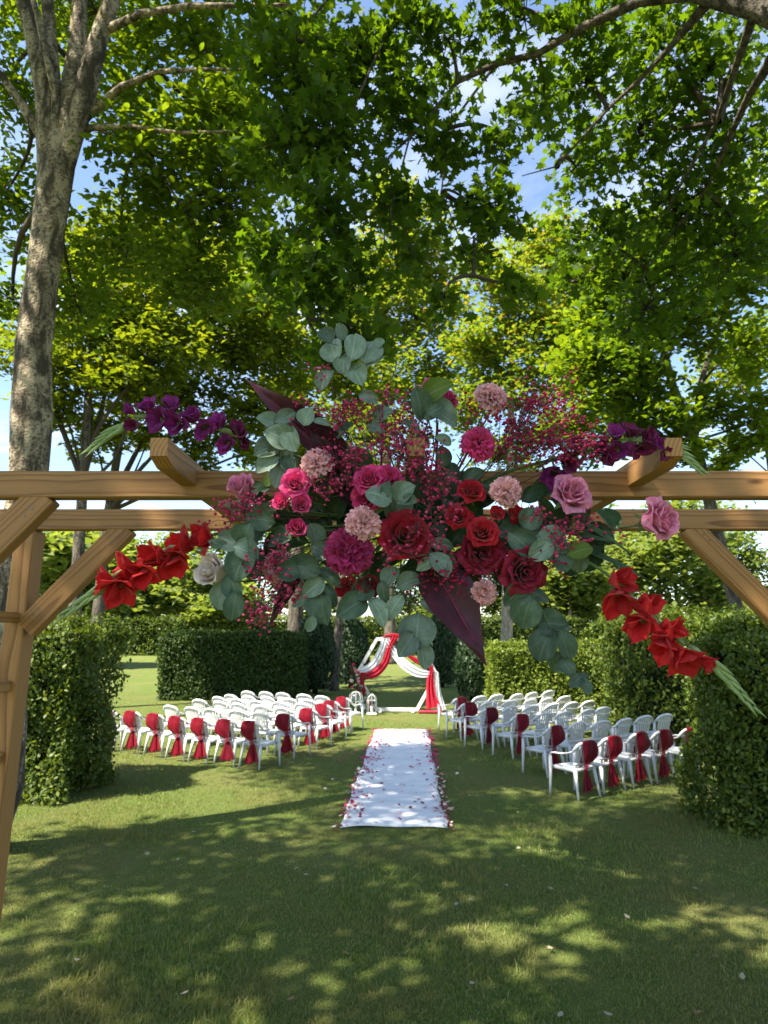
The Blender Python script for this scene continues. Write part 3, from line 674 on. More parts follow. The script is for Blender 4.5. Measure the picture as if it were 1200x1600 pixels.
hedge('hedge', 'long tall clipped hedge closing the far lawn', -34, 36, 58, 60.0, 3.2, 30000, 0.25, lf_hedge, 6, rough=0.15)

def yew(label, px, py, Y, wpx, top, seed):
    r = np.random.default_rng(seed); n = 7000
    g = at(px, py, Y); g.z = 0
    h = at(px, top, Y).z; w = wpx / F * Y / 2
    root = empty('yew_shrub', Matrix.Translation(g)); tag(root, label, 'shrub', 'dark clipped yews beside the arch')
    def prof(s): return w * (0.62 + 0.9 * s - 0.2 * s * s) if s < 0.35 else w * max(0.02, (1.0 - ((s - 0.35) / 0.65) ** 2.2)) ** 0.5 * 0.93
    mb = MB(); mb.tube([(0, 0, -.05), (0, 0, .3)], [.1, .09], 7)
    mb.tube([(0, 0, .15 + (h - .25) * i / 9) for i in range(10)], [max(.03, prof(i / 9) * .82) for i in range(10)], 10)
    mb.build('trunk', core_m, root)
    s = r.random(n) ** 0.9; a = r.random(n) * 2 * np.pi
    rr = np.array([prof(x) for x in s]) * (1 + 0.06 * np.sin(a * 5 + s * 9) + r.normal(0, 0.05, n))
    P = np.stack([np.cos(a) * rr, np.sin(a) * rr, 0.12 + s * (h - 0.12)], 1)
    nn = np.stack([np.cos(a), np.sin(a), 0.3 + 0 * a], 1) + r.normal(size=(n, 3)) * 0.6
    tip = np.stack([np.cos(a) * .5, np.sin(a) * .5, 1 + 0 * a], 1)
    link('foliage', leaf_mesh('foliage', P, nn, 0.13, 'spray', lf_yew, r, tip), root)
yew('tall dark yew shrub at the right end of the square hedge', 492, 1078, 23.5, 62, 952, 71)
yew('dark rounded yew shrub between slim trunk and wedding arch', 548, 1070, 26, 58, 966, 72)
yew('dark rounded yew shrub just right of the wedding arch', 690, 1068, 26, 56, 955, 73)
yew('broad yew shrub by the light hedge, its edge lit', 738, 1086, 21.5, 58, 990, 74)
# ------------------------------------------------------------------ timber pergola arch
PXC = 0.075                                   # its centre line
FY, RY = 1.60, 2.126                          # front faces of the two frames
perg = empty('garden_pergola', Matrix.Translation((PXC, 1.87, 0)))
tag(perg, 'brown timber pergola arch with corner braces carrying the flowers', 'pergola')
PINV = Vector((PXC, 1.87, 0))
def beam(name, a, b, w, h, up=(0, 0, 1), bev=0.003, ext=None):
    """bar from a to b; its own X runs along it so that the grain does too"""
    a = Vector(a); b = Vector(b); x = (b - a).normalized(); u = Vector(up)
    z = (u - x * u.dot(x)).normalized(); y = z.cross(x)
    M = Matrix((x, y, z)).transposed().to_4x4(); M.translation = (a + b) / 2 - PINV
    mb = MB(); mb.box((0, 0, 0), ((b - a).length, w, h), bev=bev)
    return mb.build(name, wood, perg, False, M)
m_screw = plain('screw_steel', (0.16, 0.13, 0.09), 0.45, 0.5, metal=0.8)
for Yf in (FY, RY):
    beam('beam', (PXC - 1.46, Yf + .0225, 2.4515), (PXC + 1.46, Yf + .0225, 2.4515), .045, .066)
    for s in (-1, 1):
        beam('post', (PXC + s * 1.29, Yf + .04, -.05), (PXC + s * 1.225, Yf + .04, 2.4175), .074, .063, up=(1, 0, 0))
        # brace cut to meet beam and post
        a = Vector((PXC + s * .905, Yf + .0235, 2.418 + .012)); b = Vector((PXC + s * 1.20, Yf + .0235, 2.105))
        if s < 0: a, b = b, a
        br = beam('brace', a, b, .043, .07)
        for tx in (-.17, -.145, .15, .175):                       # countersunk screws
            mb = MB(); mb.tube([(tx, -.0225 * 1.0, .012 if tx < 0 else -.008), (tx, -.0212, .012 if tx < 0 else -.008)], .0038, 8)
            sc_ = mb.build('screw', m_screw, br, False)
for s in (-1, 1):
    z = 2.14; k = 0
    while z > .2:
        xr_ = 1.222 + .065 * (2.4175 - z) / 2.47; beam('rung', (PXC + s * xr_, FY + .077, z), (PXC + s * xr_, RY + .003, z), .028, .032)
        z -= .208
for x in (-.476, .068, .612):
    # rafters laid across both beams, ends sawn on the slant underneath
    Y0, Y1 = 1.375, 2.36; mb = MB(); hw = .0185; L = (Y1 - Y0) / 2
    prof = [(-L, .0275), (L, .0275), (L, -.005), (L - .05, -.0275), (-L + .05, -.0275), (-L, -.012)]
    V = [(p[0], sy * hw, p[1]) for sy in (-1, 1) for p in prof]; n = len(prof)
    Fc = [tuple(range(n)), tuple(range(2 * n - 1, n - 1, -1))] + [(i, (i + 1) % n, n + (i + 1) % n, n + i) for i in range(n)]
    mb.add(V, Fc)
    M = Matrix(((0, -1, 0, x - PXC), (1, 0, 0, (Y0 + Y1) / 2 - 1.87), (0, 0, 1, 2.4745), (0, 0, 0, 1)))
    mb.build('rafter', wood, perg, False, M)

# ------------------------------------------------------------------ flower materials
m_hot = petal_mat('hot_pink_petal', (0.70, 0.03, 0.17), (0.80, 0.10, 0.28))
m_mag = petal_mat('magenta_petal', (0.40, 0.012, 0.10), (0.52, 0.05, 0.20))
m_pale = petal_mat('pale_pink_petal', (0.90, 0.42, 0.43), (0.92, 0.62, 0.58))
m_pink = petal_mat('pink_rose_petal', (0.82, 0.22, 0.38), (0.88, 0.45, 0.52))
m_red = petal_mat('red_petal', (0.52, 0.008, 0.018), None)
m_deep = petal_mat('dark_red_petal', (0.27, 0.006, 0.026), (0.34, 0.01, 0.05))
m_deep2 = petal_mat('crimson_petal', (0.40, 0.007, 0.022), (0.32, 0.006, 0.02))
m_cream = petal_mat('blush_white_petal', (0.90, 0.80, 0.70), (0.90, 0.66, 0.60))
m_glad_r = petal_mat('red_gladiolus_petal', (0.66, 0.012, 0.014), None, 0.4)
m_glad_p = petal_mat('purple_gladiolus_petal', (0.24, 0.010, 0.16), (0.32, 0.03, 0.22), 0.35)
m_glad_w = petal_mat('wine_gladiolus_petal', (0.17, 0.006, 0.06), (0.24, 0.012, 0.10), 0.35)
m_stem = plain('flower_stem', (0.10, 0.16, 0.045), 0.5, 0.3, c2=(0.07, 0.11, 0.03), scale=30)
m_bud = plain('gladiolus_bud', (0.25, 0.32, 0.12), 0.5, 0.3, c2=(0.18, 0.26, 0.08), scale=60, trans=0.15)
m_euc = petal_mat('eucalyptus_leaf', (0.16, 0.225, 0.15), (0.235, 0.30, 0.22), 0.15, 0.5, vein=(0.28, 0.35, 0.24))
m_euc2 = petal_mat('eucalyptus_leaf_dark', (0.065, 0.11, 0.062), (0.105, 0.155, 0.095), 0.18, 0.45, vein=(0.13, 0.18, 0.11))
m_lime = petal_mat('fresh_leaf', (0.16, 0.24, 0.03), None, 0.4, vein=(0.25, 0.32, 0.08))
m_green = petal_mat('rose_foliage', (0.035, 0.075, 0.022), (0.05, 0.095, 0.03), 0.25, 0.4, vein=(0.06, 0.11, 0.04))
m_ti = petal_mat('burgundy_leaf', (0.05, 0.008, 0.014), (0.095, 0.012, 0.026), 0.15, 0.38, k=8.0)
m_gyp = leafy('gypsophila_blossom', [(0.30, 0.012, 0.05), (0.48, 0.03, 0.10), (0.62, 0.10, 0.20)], 0.2, (1, 1, 1), 0.6, 0.2)
m_gypd = leafy('dark_gypsophila_blossom', [(0.22, 0.006, 0.03), (0.34, 0.012, 0.06), (0.46, 0.03, 0.10)], 0.2, (1, 1, 1), 0.6, 0.2)
m_gstem = plain('gypsophila_stem', (0.10, 0.05, 0.045), 0.6, 0.2)
m_foam = plain('floral_foam', (0.03, 0.10, 0.04), 0.95, 0.05, var=0.3, bmp=0.5)
m_rib = plain('stem_red', (0.20, 0.015, 0.04), 0.5, 0.3)

HUB = at(650, 800, 1.55)
MESH = {}
def cached(key, fn):
    if key not in MESH: MESH[key] = fn()
    return MESH[key]
def facing(ax, az):
    return Vector((ax, -1, az)).normalized().to_track_quat('Z', 'Y')

# foam holder tied on the beam: what the stems are pushed into
mb = MB(); mb.box((0, 0, 0), (.34, .07, .085), bev=.012)
fo = mb.build('floral_foam', m_foam, None, True, Matrix.Translation((at(640, 800, 1.55).x, 1.555, at(640, 800, 1.55).z)))
tag(fo, 'green foam block behind the flowers, tied on the front beam', 'foam')

def stem_to_hub(p, q, r, spread=0.05):
    """curved stalk from bloom p (leaving along -q) to the foam"""
    h = HUB + Vector((max(-.13, min(.13, (p.x - HUB.x) * .35)), 0, max(-.03, min(.03, (p.z - HUB.z) * .3))))
    L = (h - p).length; c = p - q * L * .45
    return [(p * (1 - s) ** 2 + c * (2 * s * (1 - s)) + h * s * s) for s in [i / 8 for i in range(9)]]

def petal_rose(R_, rb, rt, h, wa, curl, top, seed, nu=8, nv=7):
    rg = random.Random(seed); p1, p2 = rg.random() * 6, rg.random() * 6
    def fn(u, v):
        e = 2 * u - 1
        wid = wa * (0.42 + 0.58 * math.sin(math.pi * min(1, .12 + .62 * v))) * (1 - .55 * max(0, v - .82) / .18 * abs(e) ** .5 * .6)
        an = e * wid / 2
        r = (rb + (rt - rb) * v ** 1.25) * R_
        z = h * R_ * (v - top * v * abs(e) ** 2.6)
        k = max(0, v - .62) / .38
        r += curl * R_ * k * k * (1 + .35 * abs(e)) ; z -= curl * R_ * .62 * k * k * (1 + .5 * e * e)
        r += R_ * .03 * math.sin(5 * e + p1) * v + R_ * .025 * math.sin(9 * v + 4 * e + p2) * v
        return Vector((r * math.cos(an), r * math.sin(an), z))
    mb = MB(); mb.sheet(fn, nu, nv); return mb
ROSE = [(3, .06, .15, 1.16, 3.2, .015, .10), (4, .16, .32, 1.17, 2.4, .03, .10), (5, .27, .50, 1.14, 2.0, .05, .12), (5, .38, .68, 1.06, 1.9, .10, .16), (6, .46, .84, .92, 1.65, .20, .22)]
def rose(px, py, d, mat, ax, az, label, Y=1.42, layers=5, squash=1.0, group='roses in the arrangement', stem=True, cat='rose'):
    p = at(px, py, Y); R_ = d / 2 * Y / F * 1.2; q = facing(ax, az); rg = random.Random(int(px * 7 + py))
    root = empty('rose', Matrix.LocRotScale(p, q, None)); tag(root, label, cat, group)
    for li in range(layers):
        n, rb, rt, h, wa, cu, tp_ = ROSE[li]
        if layers < 5: rb, rt = rb * 1.18, min(1, rt * (1.0 + .08 * (5 - layers)))
        for k in range(n):
            var = k % 2
            me = cached(('rose', mat.name, li, var, layers), lambda: petal_rose(1.0, rb, rt, h, wa, cu * (1 + .3 * var), tp_, li * 7 + var).mesh('petal', mat))
            o = link('petal', me, root)
            s = R_ * (1 + rg.uniform(-.06, .06))
            o.rotation_euler = (rg.uniform(-.07, .07), rg.uniform(-.07, .07), 2 * math.pi * k / n + li * .7 + rg.uniform(-.15, .15))
            o.scale = (s, s, s * squash); o.location = (0, 0, -.55 * R_ * squash)
    mb = MB(); mb.tube([(0, 0, -.98 * R_ * squash), (0, 0, -.8 * R_ * squash), (0, 0, -.62 * R_ * squash), (0, 0, -.45 * R_ * squash)], [.08 * R_, .2 * R_, .3 * R_, .36 * R_], 8)
    for k in range(5):
        a = k * 1.257
        def sep(u, v, a=a): return Vector(((.32 * R_ + .5 * R_ * v) * math.cos(a + (u - .5) * .7 * (1 - v)), (.32 * R_ + .5 * R_ * v) * math.sin(a + (u - .5) * .7 * (1 - v)), -.5 * R_ * squash - .1 * R_ * math.sin(v * 3) - .25 * R_ * v))
        mb.sheet(sep, 2, 4)
    mb.build('calyx', m_stem, root)
    if stem:
        mb = MB(); nrm = q @ Vector((0, 0, 1)); mb.tube(stem_to_hub(p - nrm * .9 * R_ * squash, nrm, .002), .0022, 6)
        mb.build('stem', m_stem, root, inv=Matrix.LocRotScale(p, q, None).inverted())
    return root

def petal_carn(seed):
    rg = random.Random(seed); ph = [rg.random() * 6.28 for _ in range(4)]
    def fn(u, v):
        e = 2 * u - 1
        w = (.10 + .50 * v ** 1.1)
        tip = 1 + .07 * math.sin(13 * e + ph[0]) - .14 * e * e + .05 * math.sin(27 * e + ph[1])
        ln = v * (tip if v > .8 else 1)
        ruf = v * v * (.11 * math.sin(7.5 * e + ph[2]) + .06 * math.sin(15 * e + ph[3] + 3 * v))
        return Vector((ln * (1 - .06 * e * e), e * w, ruf + .16 * math.sin(v * 2.6) - .1 * v ** 3))
    mb = MB(); mb.sheet(fn, 16, 5); return mb
def carnation(px, py, d, mat, ax, az, label, Y=1.42, group='carnations in the arrangement'):
    p = at(px, py, Y); R_ = d / 2 * Y / F; q = facing(ax, az); rg = random.Random(int(px * 3 + py))
    root = empty('carnation', Matrix.LocRotScale(p, q, None)); tag(root, label, 'carnation', group)
    for (n, el, ln, r0) in ((9, 12, 1.0, .06), (9, 34, 1.02, .05), (8, 56, 1.02, .04), (6, 74, 1.02, .02)):
        for k in range(n):
            me = cached(('carn', mat.name, k % 4), lambda: petal_carn(k % 4 + 5).mesh('petal', mat))
            o = link('petal', me, root)
            a = 2 * math.pi * k / n + el + rg.uniform(-.25, .25); e = R(el + rg.uniform(-9, 9))
            M = Matrix.Rotation(a, 4, 'Z') @ Matrix.Translation((r0 * R_, 0, -.42 * R_)) @ Matrix.Rotation(-e, 4, 'Y') @ Matrix.Rotation(rg.uniform(-.35, .35), 4, 'X')
            s = R_ * ln * rg.uniform(.9, 1.06)
            o.matrix_basis = M @ Matrix.Scale(s, 4)
    mb = MB(); mb.tube([(0, 0, -1.25 * R_), (0, 0, -1.1 * R_), (0, 0, -.6 * R_), (0, 0, -.35 * R_)], [.07 * R_, .17 * R_, .2 * R_, .26 * R_], 8)
    mb.build('calyx', m_stem, root)
    mb = MB(); nrm = q @ Vector((0, 0, 1)); mb.tube(stem_to_hub(p - nrm * 1.2 * R_, nrm, .002), .0017, 6)
    mb.build('stem', m_stem, root, inv=Matrix.LocRotScale(p, q, None).inverted())

def petal_glad(seed, wide):
    rg = random.Random(seed); ph = [rg.random() * 6.28 for _ in range(3)]
    def fn(u, v):
        e = 2 * u - 1
        w = wide * (.12 + .88 * math.sin(math.pi * min(.9, .04 + .80 * v)) ** 1.1)
        if v > .66: w *= max(.03, 1 - ((v - .66) / .34) ** 2.2) ** .7
        r = .06 + .22 * v ** 1.1 + .42 * max(0, v - .45) ** 1.5
        z = 1.28 * v - .30 * max(0, v - .6) ** 1.5
        wav = .04 * v * math.sin(5 * e + ph[0]) + .022 * v * math.sin(10 * e + 6 * v + ph[1])
        return Vector((r - .20 * w * e * e * (1 - v * .7) + wav, e * w * .56, z + .07 * v * math.sin(4 * e + ph[2])))
    mb = MB(); mb.sheet(fn, 10, 9); return mb
def smooth_path(P, n):
    """Catmull-Rom through the points"""
    P = [P[0] * 2 - P[1]] + P + [P[-1] * 2 - P[-2]]; out_ = []
    for i in range(1, len(P) - 2):
        for j in range(n):
            s = j / n; a, b, c, d = P[i - 1], P[i], P[i + 1], P[i + 2]
            out_.append(.5 * ((2 * b) + (c - a) * s + (2 * a - 5 * b + 4 * c - d) * s * s + (3 * b - a - 3 * c + d) * s ** 3))
    out_.append(P[-2]); return out_
def gladiolus(label, path, florets, buds, mat, mat2=None):
    """path: px,py,Y points from the foam to the tip; florets: px,py,size px,ax,az; buds: how many, first place on the path"""
    P = smooth_path([at(*p) for p in path], 8); b = P[0]
    root = empty('gladiolus', Matrix.Translation(b)); tag(root, label, 'gladiolus', 'gladioli in the arrangement')
    inv = Matrix.Translation(-b); rg = random.Random(int(path[0][0] * 5 + path[-1][1]))
    n = len(P)
    mb = MB(); mb.tube(P, [.0042 * (1 - .68 * i / (n - 1)) for i in range(n)], 7); mb.build('stem', m_stem, root, inv=inv)
    for (px, py, d, ax, az) in florets:
        near = min(P, key=lambda s: (at(px, py, s.y) - s).length)
        c = at(px, py, near.y - .018); q = facing(ax, az); nrm = q @ Vector((0, 0, 1)); L = d * c.y / F * (.62 if mat2 else .60)
        m_ = mat2 if (mat2 and rg.random() < .5) else mat
        base = c - nrm * L * .70
        mb = MB(); mb.tube([near, near.lerp(base, .6) + Vector((0, -.002, -.002)), base + nrm * L * .12, base + nrm * L * .3], [.0022, .003, L * .09, L * .16], 8, False)
        fl = mb.build('floret', m_bud, root, inv=inv)
        for k in range(6):
            big = k % 2
            me = cached(('glad', m_.name, k % 4), lambda: petal_glad(k % 4 + 3, 0.92 if big else .74).mesh('petal', m_))
            o = link('petal', me, fl)
            s = L * (1.0 if big else 1.08) * rg.uniform(.92, 1.08)
            o.matrix_basis = Matrix.Translation(base - b) @ q.to_matrix().to_4x4() @ Matrix.Rotation(k * math.pi / 3 + rg.uniform(-.15, .15), 4, 'Z') @ Matrix.Rotation(rg.uniform(-.12, .55), 4, 'Y') @ Matrix.Scale(s, 4)
        # green sheath under the floret
        mb = MB(); t = (P[min(n - 1, P.index(near) + 2)] - P[max(0, P.index(near) - 2)]).normalized()
        mb.tube([near - t * .012, near + t * .004 - nrm * .0, near + t * .016 + nrm * .005, near + t * .03 + nrm * .006], [.0035, .0065, .005, .0008], 6)
        mb.build('sheath', m_bud, root, inv=inv)
    k0 = int(buds[1] * (n - 1))
    for i in range(buds[0]):
        s = i / max(1, buds[0] - 1); j = int(k0 + (n - 1 - k0) * s * .93); p = P[j]
        t = (P[min(n - 1, j + 1)] - P[max(0, j - 1)]).normalized(); side = t.cross(Vector((0, -1, 0))).normalized() * (1 if i % 2 else -1)
        L = .056 * (1 - .5 * s); w = .0068 * (1 - .6 * s)
        d = (t + side * .13 + Vector((0, -.08, 0))).normalized(); a = p + side * .002
        mb = MB(); mb.tube([a, a + d * L * .25, a + d * L * .6, a + d * L * .85, a + d * L + t * L * .1], [.003, w, w * .85, w * .45, .0004], 7)
        mb.build('bud', m_bud, root, inv=inv)
    return root

def euc_leaf(kind):
    rg = random.Random(kind); cx_ = rg.uniform(-.28, .22); cup = rg.uniform(.0, .42)
    asp = (1.0, .86, .7, .5)[kind % 4]
    def fn(u, v):
        e = 2 * u - 1
        w = asp * .5 * (math.sin(math.pi * min(1, v) ** .85) ** .62 if 0 < v < 1 else 0) + .008
        return Vector((e * w, v, cup * e * e * w * 1.6 + .10 * math.sin(v * 3.0) + cx_ * v * v + .025 * math.sin(5 * e + 5 * v + kind) + .05 * e * math.sin(2 * v + kind)))
    mb = MB(); mb.sheet(fn, 8, 9)
    def rib(u, v): return Vector(((u - .5) * .02 * (1 - .7 * v), .02 + v * .9, .006 + .10 * math.sin((.02 + v * .9) * 3.0) + cx_ * (.02 + v * .9) ** 2))
    mb.sheet(rib, 1, 8)
    return mb
def leaf_on(root, inv_loc, px, py, ln, ang, kind, Y, mat, tilt, stemP, name='leaf'):
    """a leaf centred on px,py; ang = direction of its tip in the picture, degrees clockwise from up"""
    c = at(px, py, Y); L = ln * Y / F
    d = Vector((math.sin(R(ang)), 0, math.cos(R(ang))))
    d = (d + Vector((0, tilt[0], 0))).normalized()
    nrm = Vector((tilt[1], -1, .25)); nrm = (nrm - d * nrm.dot(d)).normalized(); x = d.cross(nrm)
    M = Matrix((x, d, nrm)).transposed().to_4x4()
    M.translation = c - d * L * .5 - inv_loc
    me = cached(('euc', kind % 8, mat.name), lambda: euc_leaf(kind % 8).mesh('leaf', mat))
    o = link(name, me, root, M @ Matrix.Scale(L, 4))
    b = c - d * L * .5
    if stemP is not None:
        q = min(stemP, key=lambda s: (s - b).length)
        return (q, q.lerp(b, .5) + d * L * .03, b + d * L * .05)
def eucalyptus(label, path, leaves, Y=1.42, mat=None, name='eucalyptus_branch', cat='eucalyptus', group='eucalyptus in the arrangement'):
    P = smooth_path([at(p[0], p[1], p[2] if len(p) > 2 else Y) for p in path], 6); b = P[0].copy()
    root = empty(name, Matrix.Translation(b)); tag(root, label, cat, group)
    inv = Matrix.Translation(-b); rg = random.Random(int(path[0][0] + path[-1][1] * 3))
    mb = MB(); n = len(P); mb.tube(P, [.0019 * (1 - .6 * i / (n - 1)) for i in range(n)], 6)
    for lf in leaves:
        px, py, ln, ang = lf[:4]; m_ = lf[4] if len(lf) > 4 and lf[4] else (mat or m_euc)
        kind = rg.randrange(8) if len(lf) < 6 else lf[5] + 4 * rg.randrange(2)
        yy = min(P, key=lambda s: (at(px, py, s.y) - s).length).y + rg.uniform(-.022, .010)
        seg = leaf_on(root, b, px, py, ln * 1.04, ang, kind, yy, m_, (rg.uniform(-.45, .35), rg.uniform(-.55, .55)), P)
        mb.tube(seg, [.0011, .0009, .0007], 5, False)
    mb.build('stem', m_stem, root, inv=inv)

def ti_leaf(label, base, tip, wpx, fold, Y0, Y1, roll):
    a = at(base[0], base[1], Y0); c = at(tip[0], tip[1], Y1); L = (c - a).length; w = wpx * Y0 / F / 2
    y = (c - a).normalized(); nrm = Vector((roll, -1, .2)); nrm = (nrm - y * nrm.dot(y)).normalized(); x = y.cross(nrm)
    M = Matrix((x, y, nrm)).transposed().to_4x4(); M.translation = a
    def fn(u, v):
        e = 2 * u - 1; s = (math.sin(math.pi * (.03 + .97 * v) ** .72) ** 1.15 * (1 - .25 * v)) if v < .995 else 0.0
        ww = w * s
        return Vector((e * ww * math.cos(fold * (1 - .4 * v)), v * L, abs(e) * ww * math.sin(fold * (1 - .4 * v)) + .03 * L * math.sin(v * 3) + .004 * math.sin(9 * v + 2 * e)))
    mb = MB(); mb.sheet(fn, 10, 18)
    root = empty('burgundy_leaf', M); tag(root, label, 'leaf', 'burgundy leaves in the arrangement')
    mb.build('blade', m_ti, root)
    mb = MB(); mb.tube([(0, L * s, .002 + .03 * L * math.sin(s * 3)) for s in [i / 8 for i in range(9)]], [.002 * (1 - .8 * i / 8) for i in range(9)], 5); mb.build('midrib', m_rib, root)
    mb = MB(); mb.tube(stem_to_hub(a, y, .002)[::1], .0022, 6); mb.build('stalk', m_rib, root, inv=M.inverted())

def gypsophila(label, origin, areas, Y=1.42, mat=None, r0=.0035):
    """fine sprays: areas = px,py,half width,half height,count"""
    o = at(origin[0], origin[1], Y + .07); rg = random.Random(int(origin[0] * 11 + areas[0][0]))
    root = empty('gypsophila_spray', Matrix.Translation(o)); tag(root, label, 'gypsophila', 'gypsophila sprays in the arrangement')
    inv = Matrix.Translation(-o); st = MB(); PB = []
    for (px, py, hw, hh, n) in areas:
        c = at(px, py, Y)
        st.tube(bend(o, c, .03, 4, np.random.default_rng(int(px))), [.0014, .0012, .001, .0009, .0008], 4, False)
        for i in range(max(3, n // 6)):
            g = at(px + rg.gauss(0, .55) * hw, py + rg.gauss(0, .55) * hh, Y + rg.uniform(-.05, .04))
            j = o.lerp(c, rg.uniform(.55, 1.0))
            st.tube([j, j.lerp(g, .5) + Vector((0, 0, .006)), g], [.0008, .0007, .0006], 3, False)
            for k in range(7):
                b = g + Vector((rg.gauss(0, .012), rg.gauss(0, .012), rg.gauss(0, .012)))
                st.tube([g, b], [.0005, .0004], 3, False); PB.append(b)
    st.build('stems', m_gstem, root, inv=inv)['kind'] = 'stuff'
    mb = MB()
    for b in PB:
        r = r0 * rg.uniform(.6, 1.25); mb.ball(b, (r, r, r * .85), 5, 4)
    mb.build('blossoms', mat or m_gyp, root, False, inv=inv)['kind'] = 'stuff'

# ------------------------------------------------------------------ the flowers, placed
rose(892, 772, 54, m_pink, .25, .35, 'pink rose in front of the beam under the right purple gladiolus', 1.40)
rose(1030, 813, 56, m_pink, .75, .1, 'pink rose farthest right on a long bare stem', 1.42, squash=1.15)
rose(378, 764, 44, m_pink, -.3, .9, 'pink rose at the far left over the beam', 1.44, layers=4, squash=1.25)
rose(334, 893, 50, m_cream, -.45, .25, 'single white rose at the lower left', 1.42, layers=4, squash=1.25)
rose(462, 756, 38, m_hot, .05, .25, 'small hot pink rose under the pale carnation, top of its trio', 1.38)
rose(441, 784, 30, m_hot, -.5, .15, 'small hot pink rose, left one of the trio under the pale carnation', 1.39, layers=4)
rose(470, 789, 31, m_hot, .2, .1, 'small hot pink rose, right one of the trio under the pale carnation', 1.375, layers=4)
rose(463, 826, 30, m_hot, .1, .4, 'small hot pink rosebud on its own below the trio', 1.40, layers=4, squash=1.15)
rose(578, 750, 42, m_hot, -.2, .35, 'hot pink rose beside the central eucalyptus, left of the pair', 1.37)
rose(606, 749, 40, m_hot, .25, .3, 'hot pink rose beside the central eucalyptus, right of the pair', 1.375)
rose(572, 779, 38, m_hot, -.3, -.3, 'hot pink rose below the central pair, half hidden by eucalyptus', 1.39)
rose(676, 606, 36, m_hot, -.3, .9, 'hot pink rose at the top behind a fresh green leaf', 1.46, layers=4)
rose(699, 624, 30, m_hot, .8, .4, 'hot pink rosebud at the top right of the fresh green leaf', 1.46, layers=4)
rose(737, 768, 36, m_red, .1, .5, 'small bright red rose on the beam right of centre', 1.42)
rose(716, 808, 34, m_red, -.2, .2, 'red rose right of centre, left one of the row below the beam', 1.40)
rose(734, 812, 24, m_red, .6, .3, 'small red rosebud tucked beside the red rose right of centre', 1.40, layers=3)
rose(777, 803, 24, m_red, -.1, .3, 'small red rosebud left of a larger one under the pale carnation', 1.40, layers=4)
rose(806, 806, 30, m_red, .1, .7, 'red rose just under the right pale carnation', 1.41, layers=4, squash=1.2)
rose(754, 832, 40, m_red, -.1, .3, 'crimson rose above a dark one in the lower right', 1.37)
rose(754, 862, 56, m_deep, .1, -.2, 'dark red rose below the crimson rose in the lower right', 1.40)
rose(818, 893, 56, m_deep, .2, -.2, 'dark crimson rose lowest on the right', 1.40)
rose(633, 838, 62, m_deep2, .1, .1, 'largest dark red rose near the middle below the eucalyptus', 1.39)
rose(548, 918, 40, m_red, -.3, -.5, 'red rose at the bottom, left of its pair', 1.43, layers=4)
rose(574, 915, 40, m_deep, .3, -.5, 'dark red rose at the bottom, right of its pair', 1.43, layers=4)
carnation(493, 722, 52, m_pale, -.3, .4, 'pale pink carnation upper left on the beam', 1.38)
carnation(768, 618, 54, m_pale, .25, .55, 'pale pink carnation standing highest at the right', 1.42)
carnation(792, 767, 52, m_pale, .3, .2, 'pale pink carnation on the beam right of centre', 1.39)
carnation(565, 816, 56, m_pale, -.1, .1, 'pale pink carnation in the centre over the magenta one', 1.35)
carnation(757, 927, 42, m_pale, .35, -.3, 'small pale carnation beside the large drooping burgundy leaf', 1.41)
carnation(432, 886, 52, m_pale, -.4, -.1, 'pale carnation lower left behind red sprays', 1.44)
carnation(749, 691, 58, m_hot, .1, .25, 'hot pink carnation above the beam right of centre', 1.40)
carnation(544, 860, 74, m_mag, -.1, -.05, 'large magenta carnation in the lower middle', 1.37)

gladiolus('purple gladiolus reaching left above the beam', [(560, 745, 1.52), (470, 715, 1.50), (385, 688, 1.47), (310, 655, 1.44), (245, 648, 1.42), (190, 668, 1.40), (138, 706, 1.39)],
          [(372, 672, 36, .2, .5), (352, 692, 32, -.2, -.5), (380, 690, 26, .7, -.3), (340, 660, 34, -.3, .4), (318, 668, 38, .2, -.5), (300, 650, 36, .2, .6), (275, 662, 40, -.2, -.4), (268, 632, 36, 0, .9), (248, 655, 40, -.3, -.3), (230, 633, 34, -.4, .8), (207, 663, 30, -.7, -.3), (202, 640, 26, -.8, .5)],
          (10, .80), m_glad_p, m_glad_w)
gladiolus('purple gladiolus reaching right across the right rafter', [(740, 760, 1.52), (800, 735, 1.49), (862, 718, 1.46), (930, 702, 1.43), (990, 688, 1.41), (1045, 698, 1.39), (1098, 738, 1.38)],
          [(870, 742, 46, -.2, -.6), (888, 725, 36, .3, -.1), (905, 700, 34, -.3, .5), (938, 700, 38, .2, .1), (950, 712, 34, .3, -.6), (968, 704, 38, -.1, -.4), (962, 676, 36, -.2, .7), (988, 672, 34, .3, .8), (1000, 702, 36, .1, -.6), (1015, 682, 36, .4, .5), (1028, 692, 30, .6, -.1), (1040, 710, 24, .5, -.7)],
          (11, .80), m_glad_p, m_glad_w)
gladiolus('red gladiolus drooping to the lower left', [(560, 830, 1.52), (450, 828, 1.48), (340, 834, 1.44), (265, 858, 1.42), (205, 886, 1.40), (150, 925, 1.39), (92, 966, 1.38)],
          [(316, 841, 54, -.8, .1), (282, 850, 56, -.9, .3), (272, 878, 60, .2, -1.0), (240, 868, 58, -.9, .2), (222, 900, 60, .2, -.9), (196, 890, 56, -1.2, .3), (184, 924, 56, .1, -1.2), (160, 906, 44, -1.8, .2)],
          (9, .76), m_glad_r)
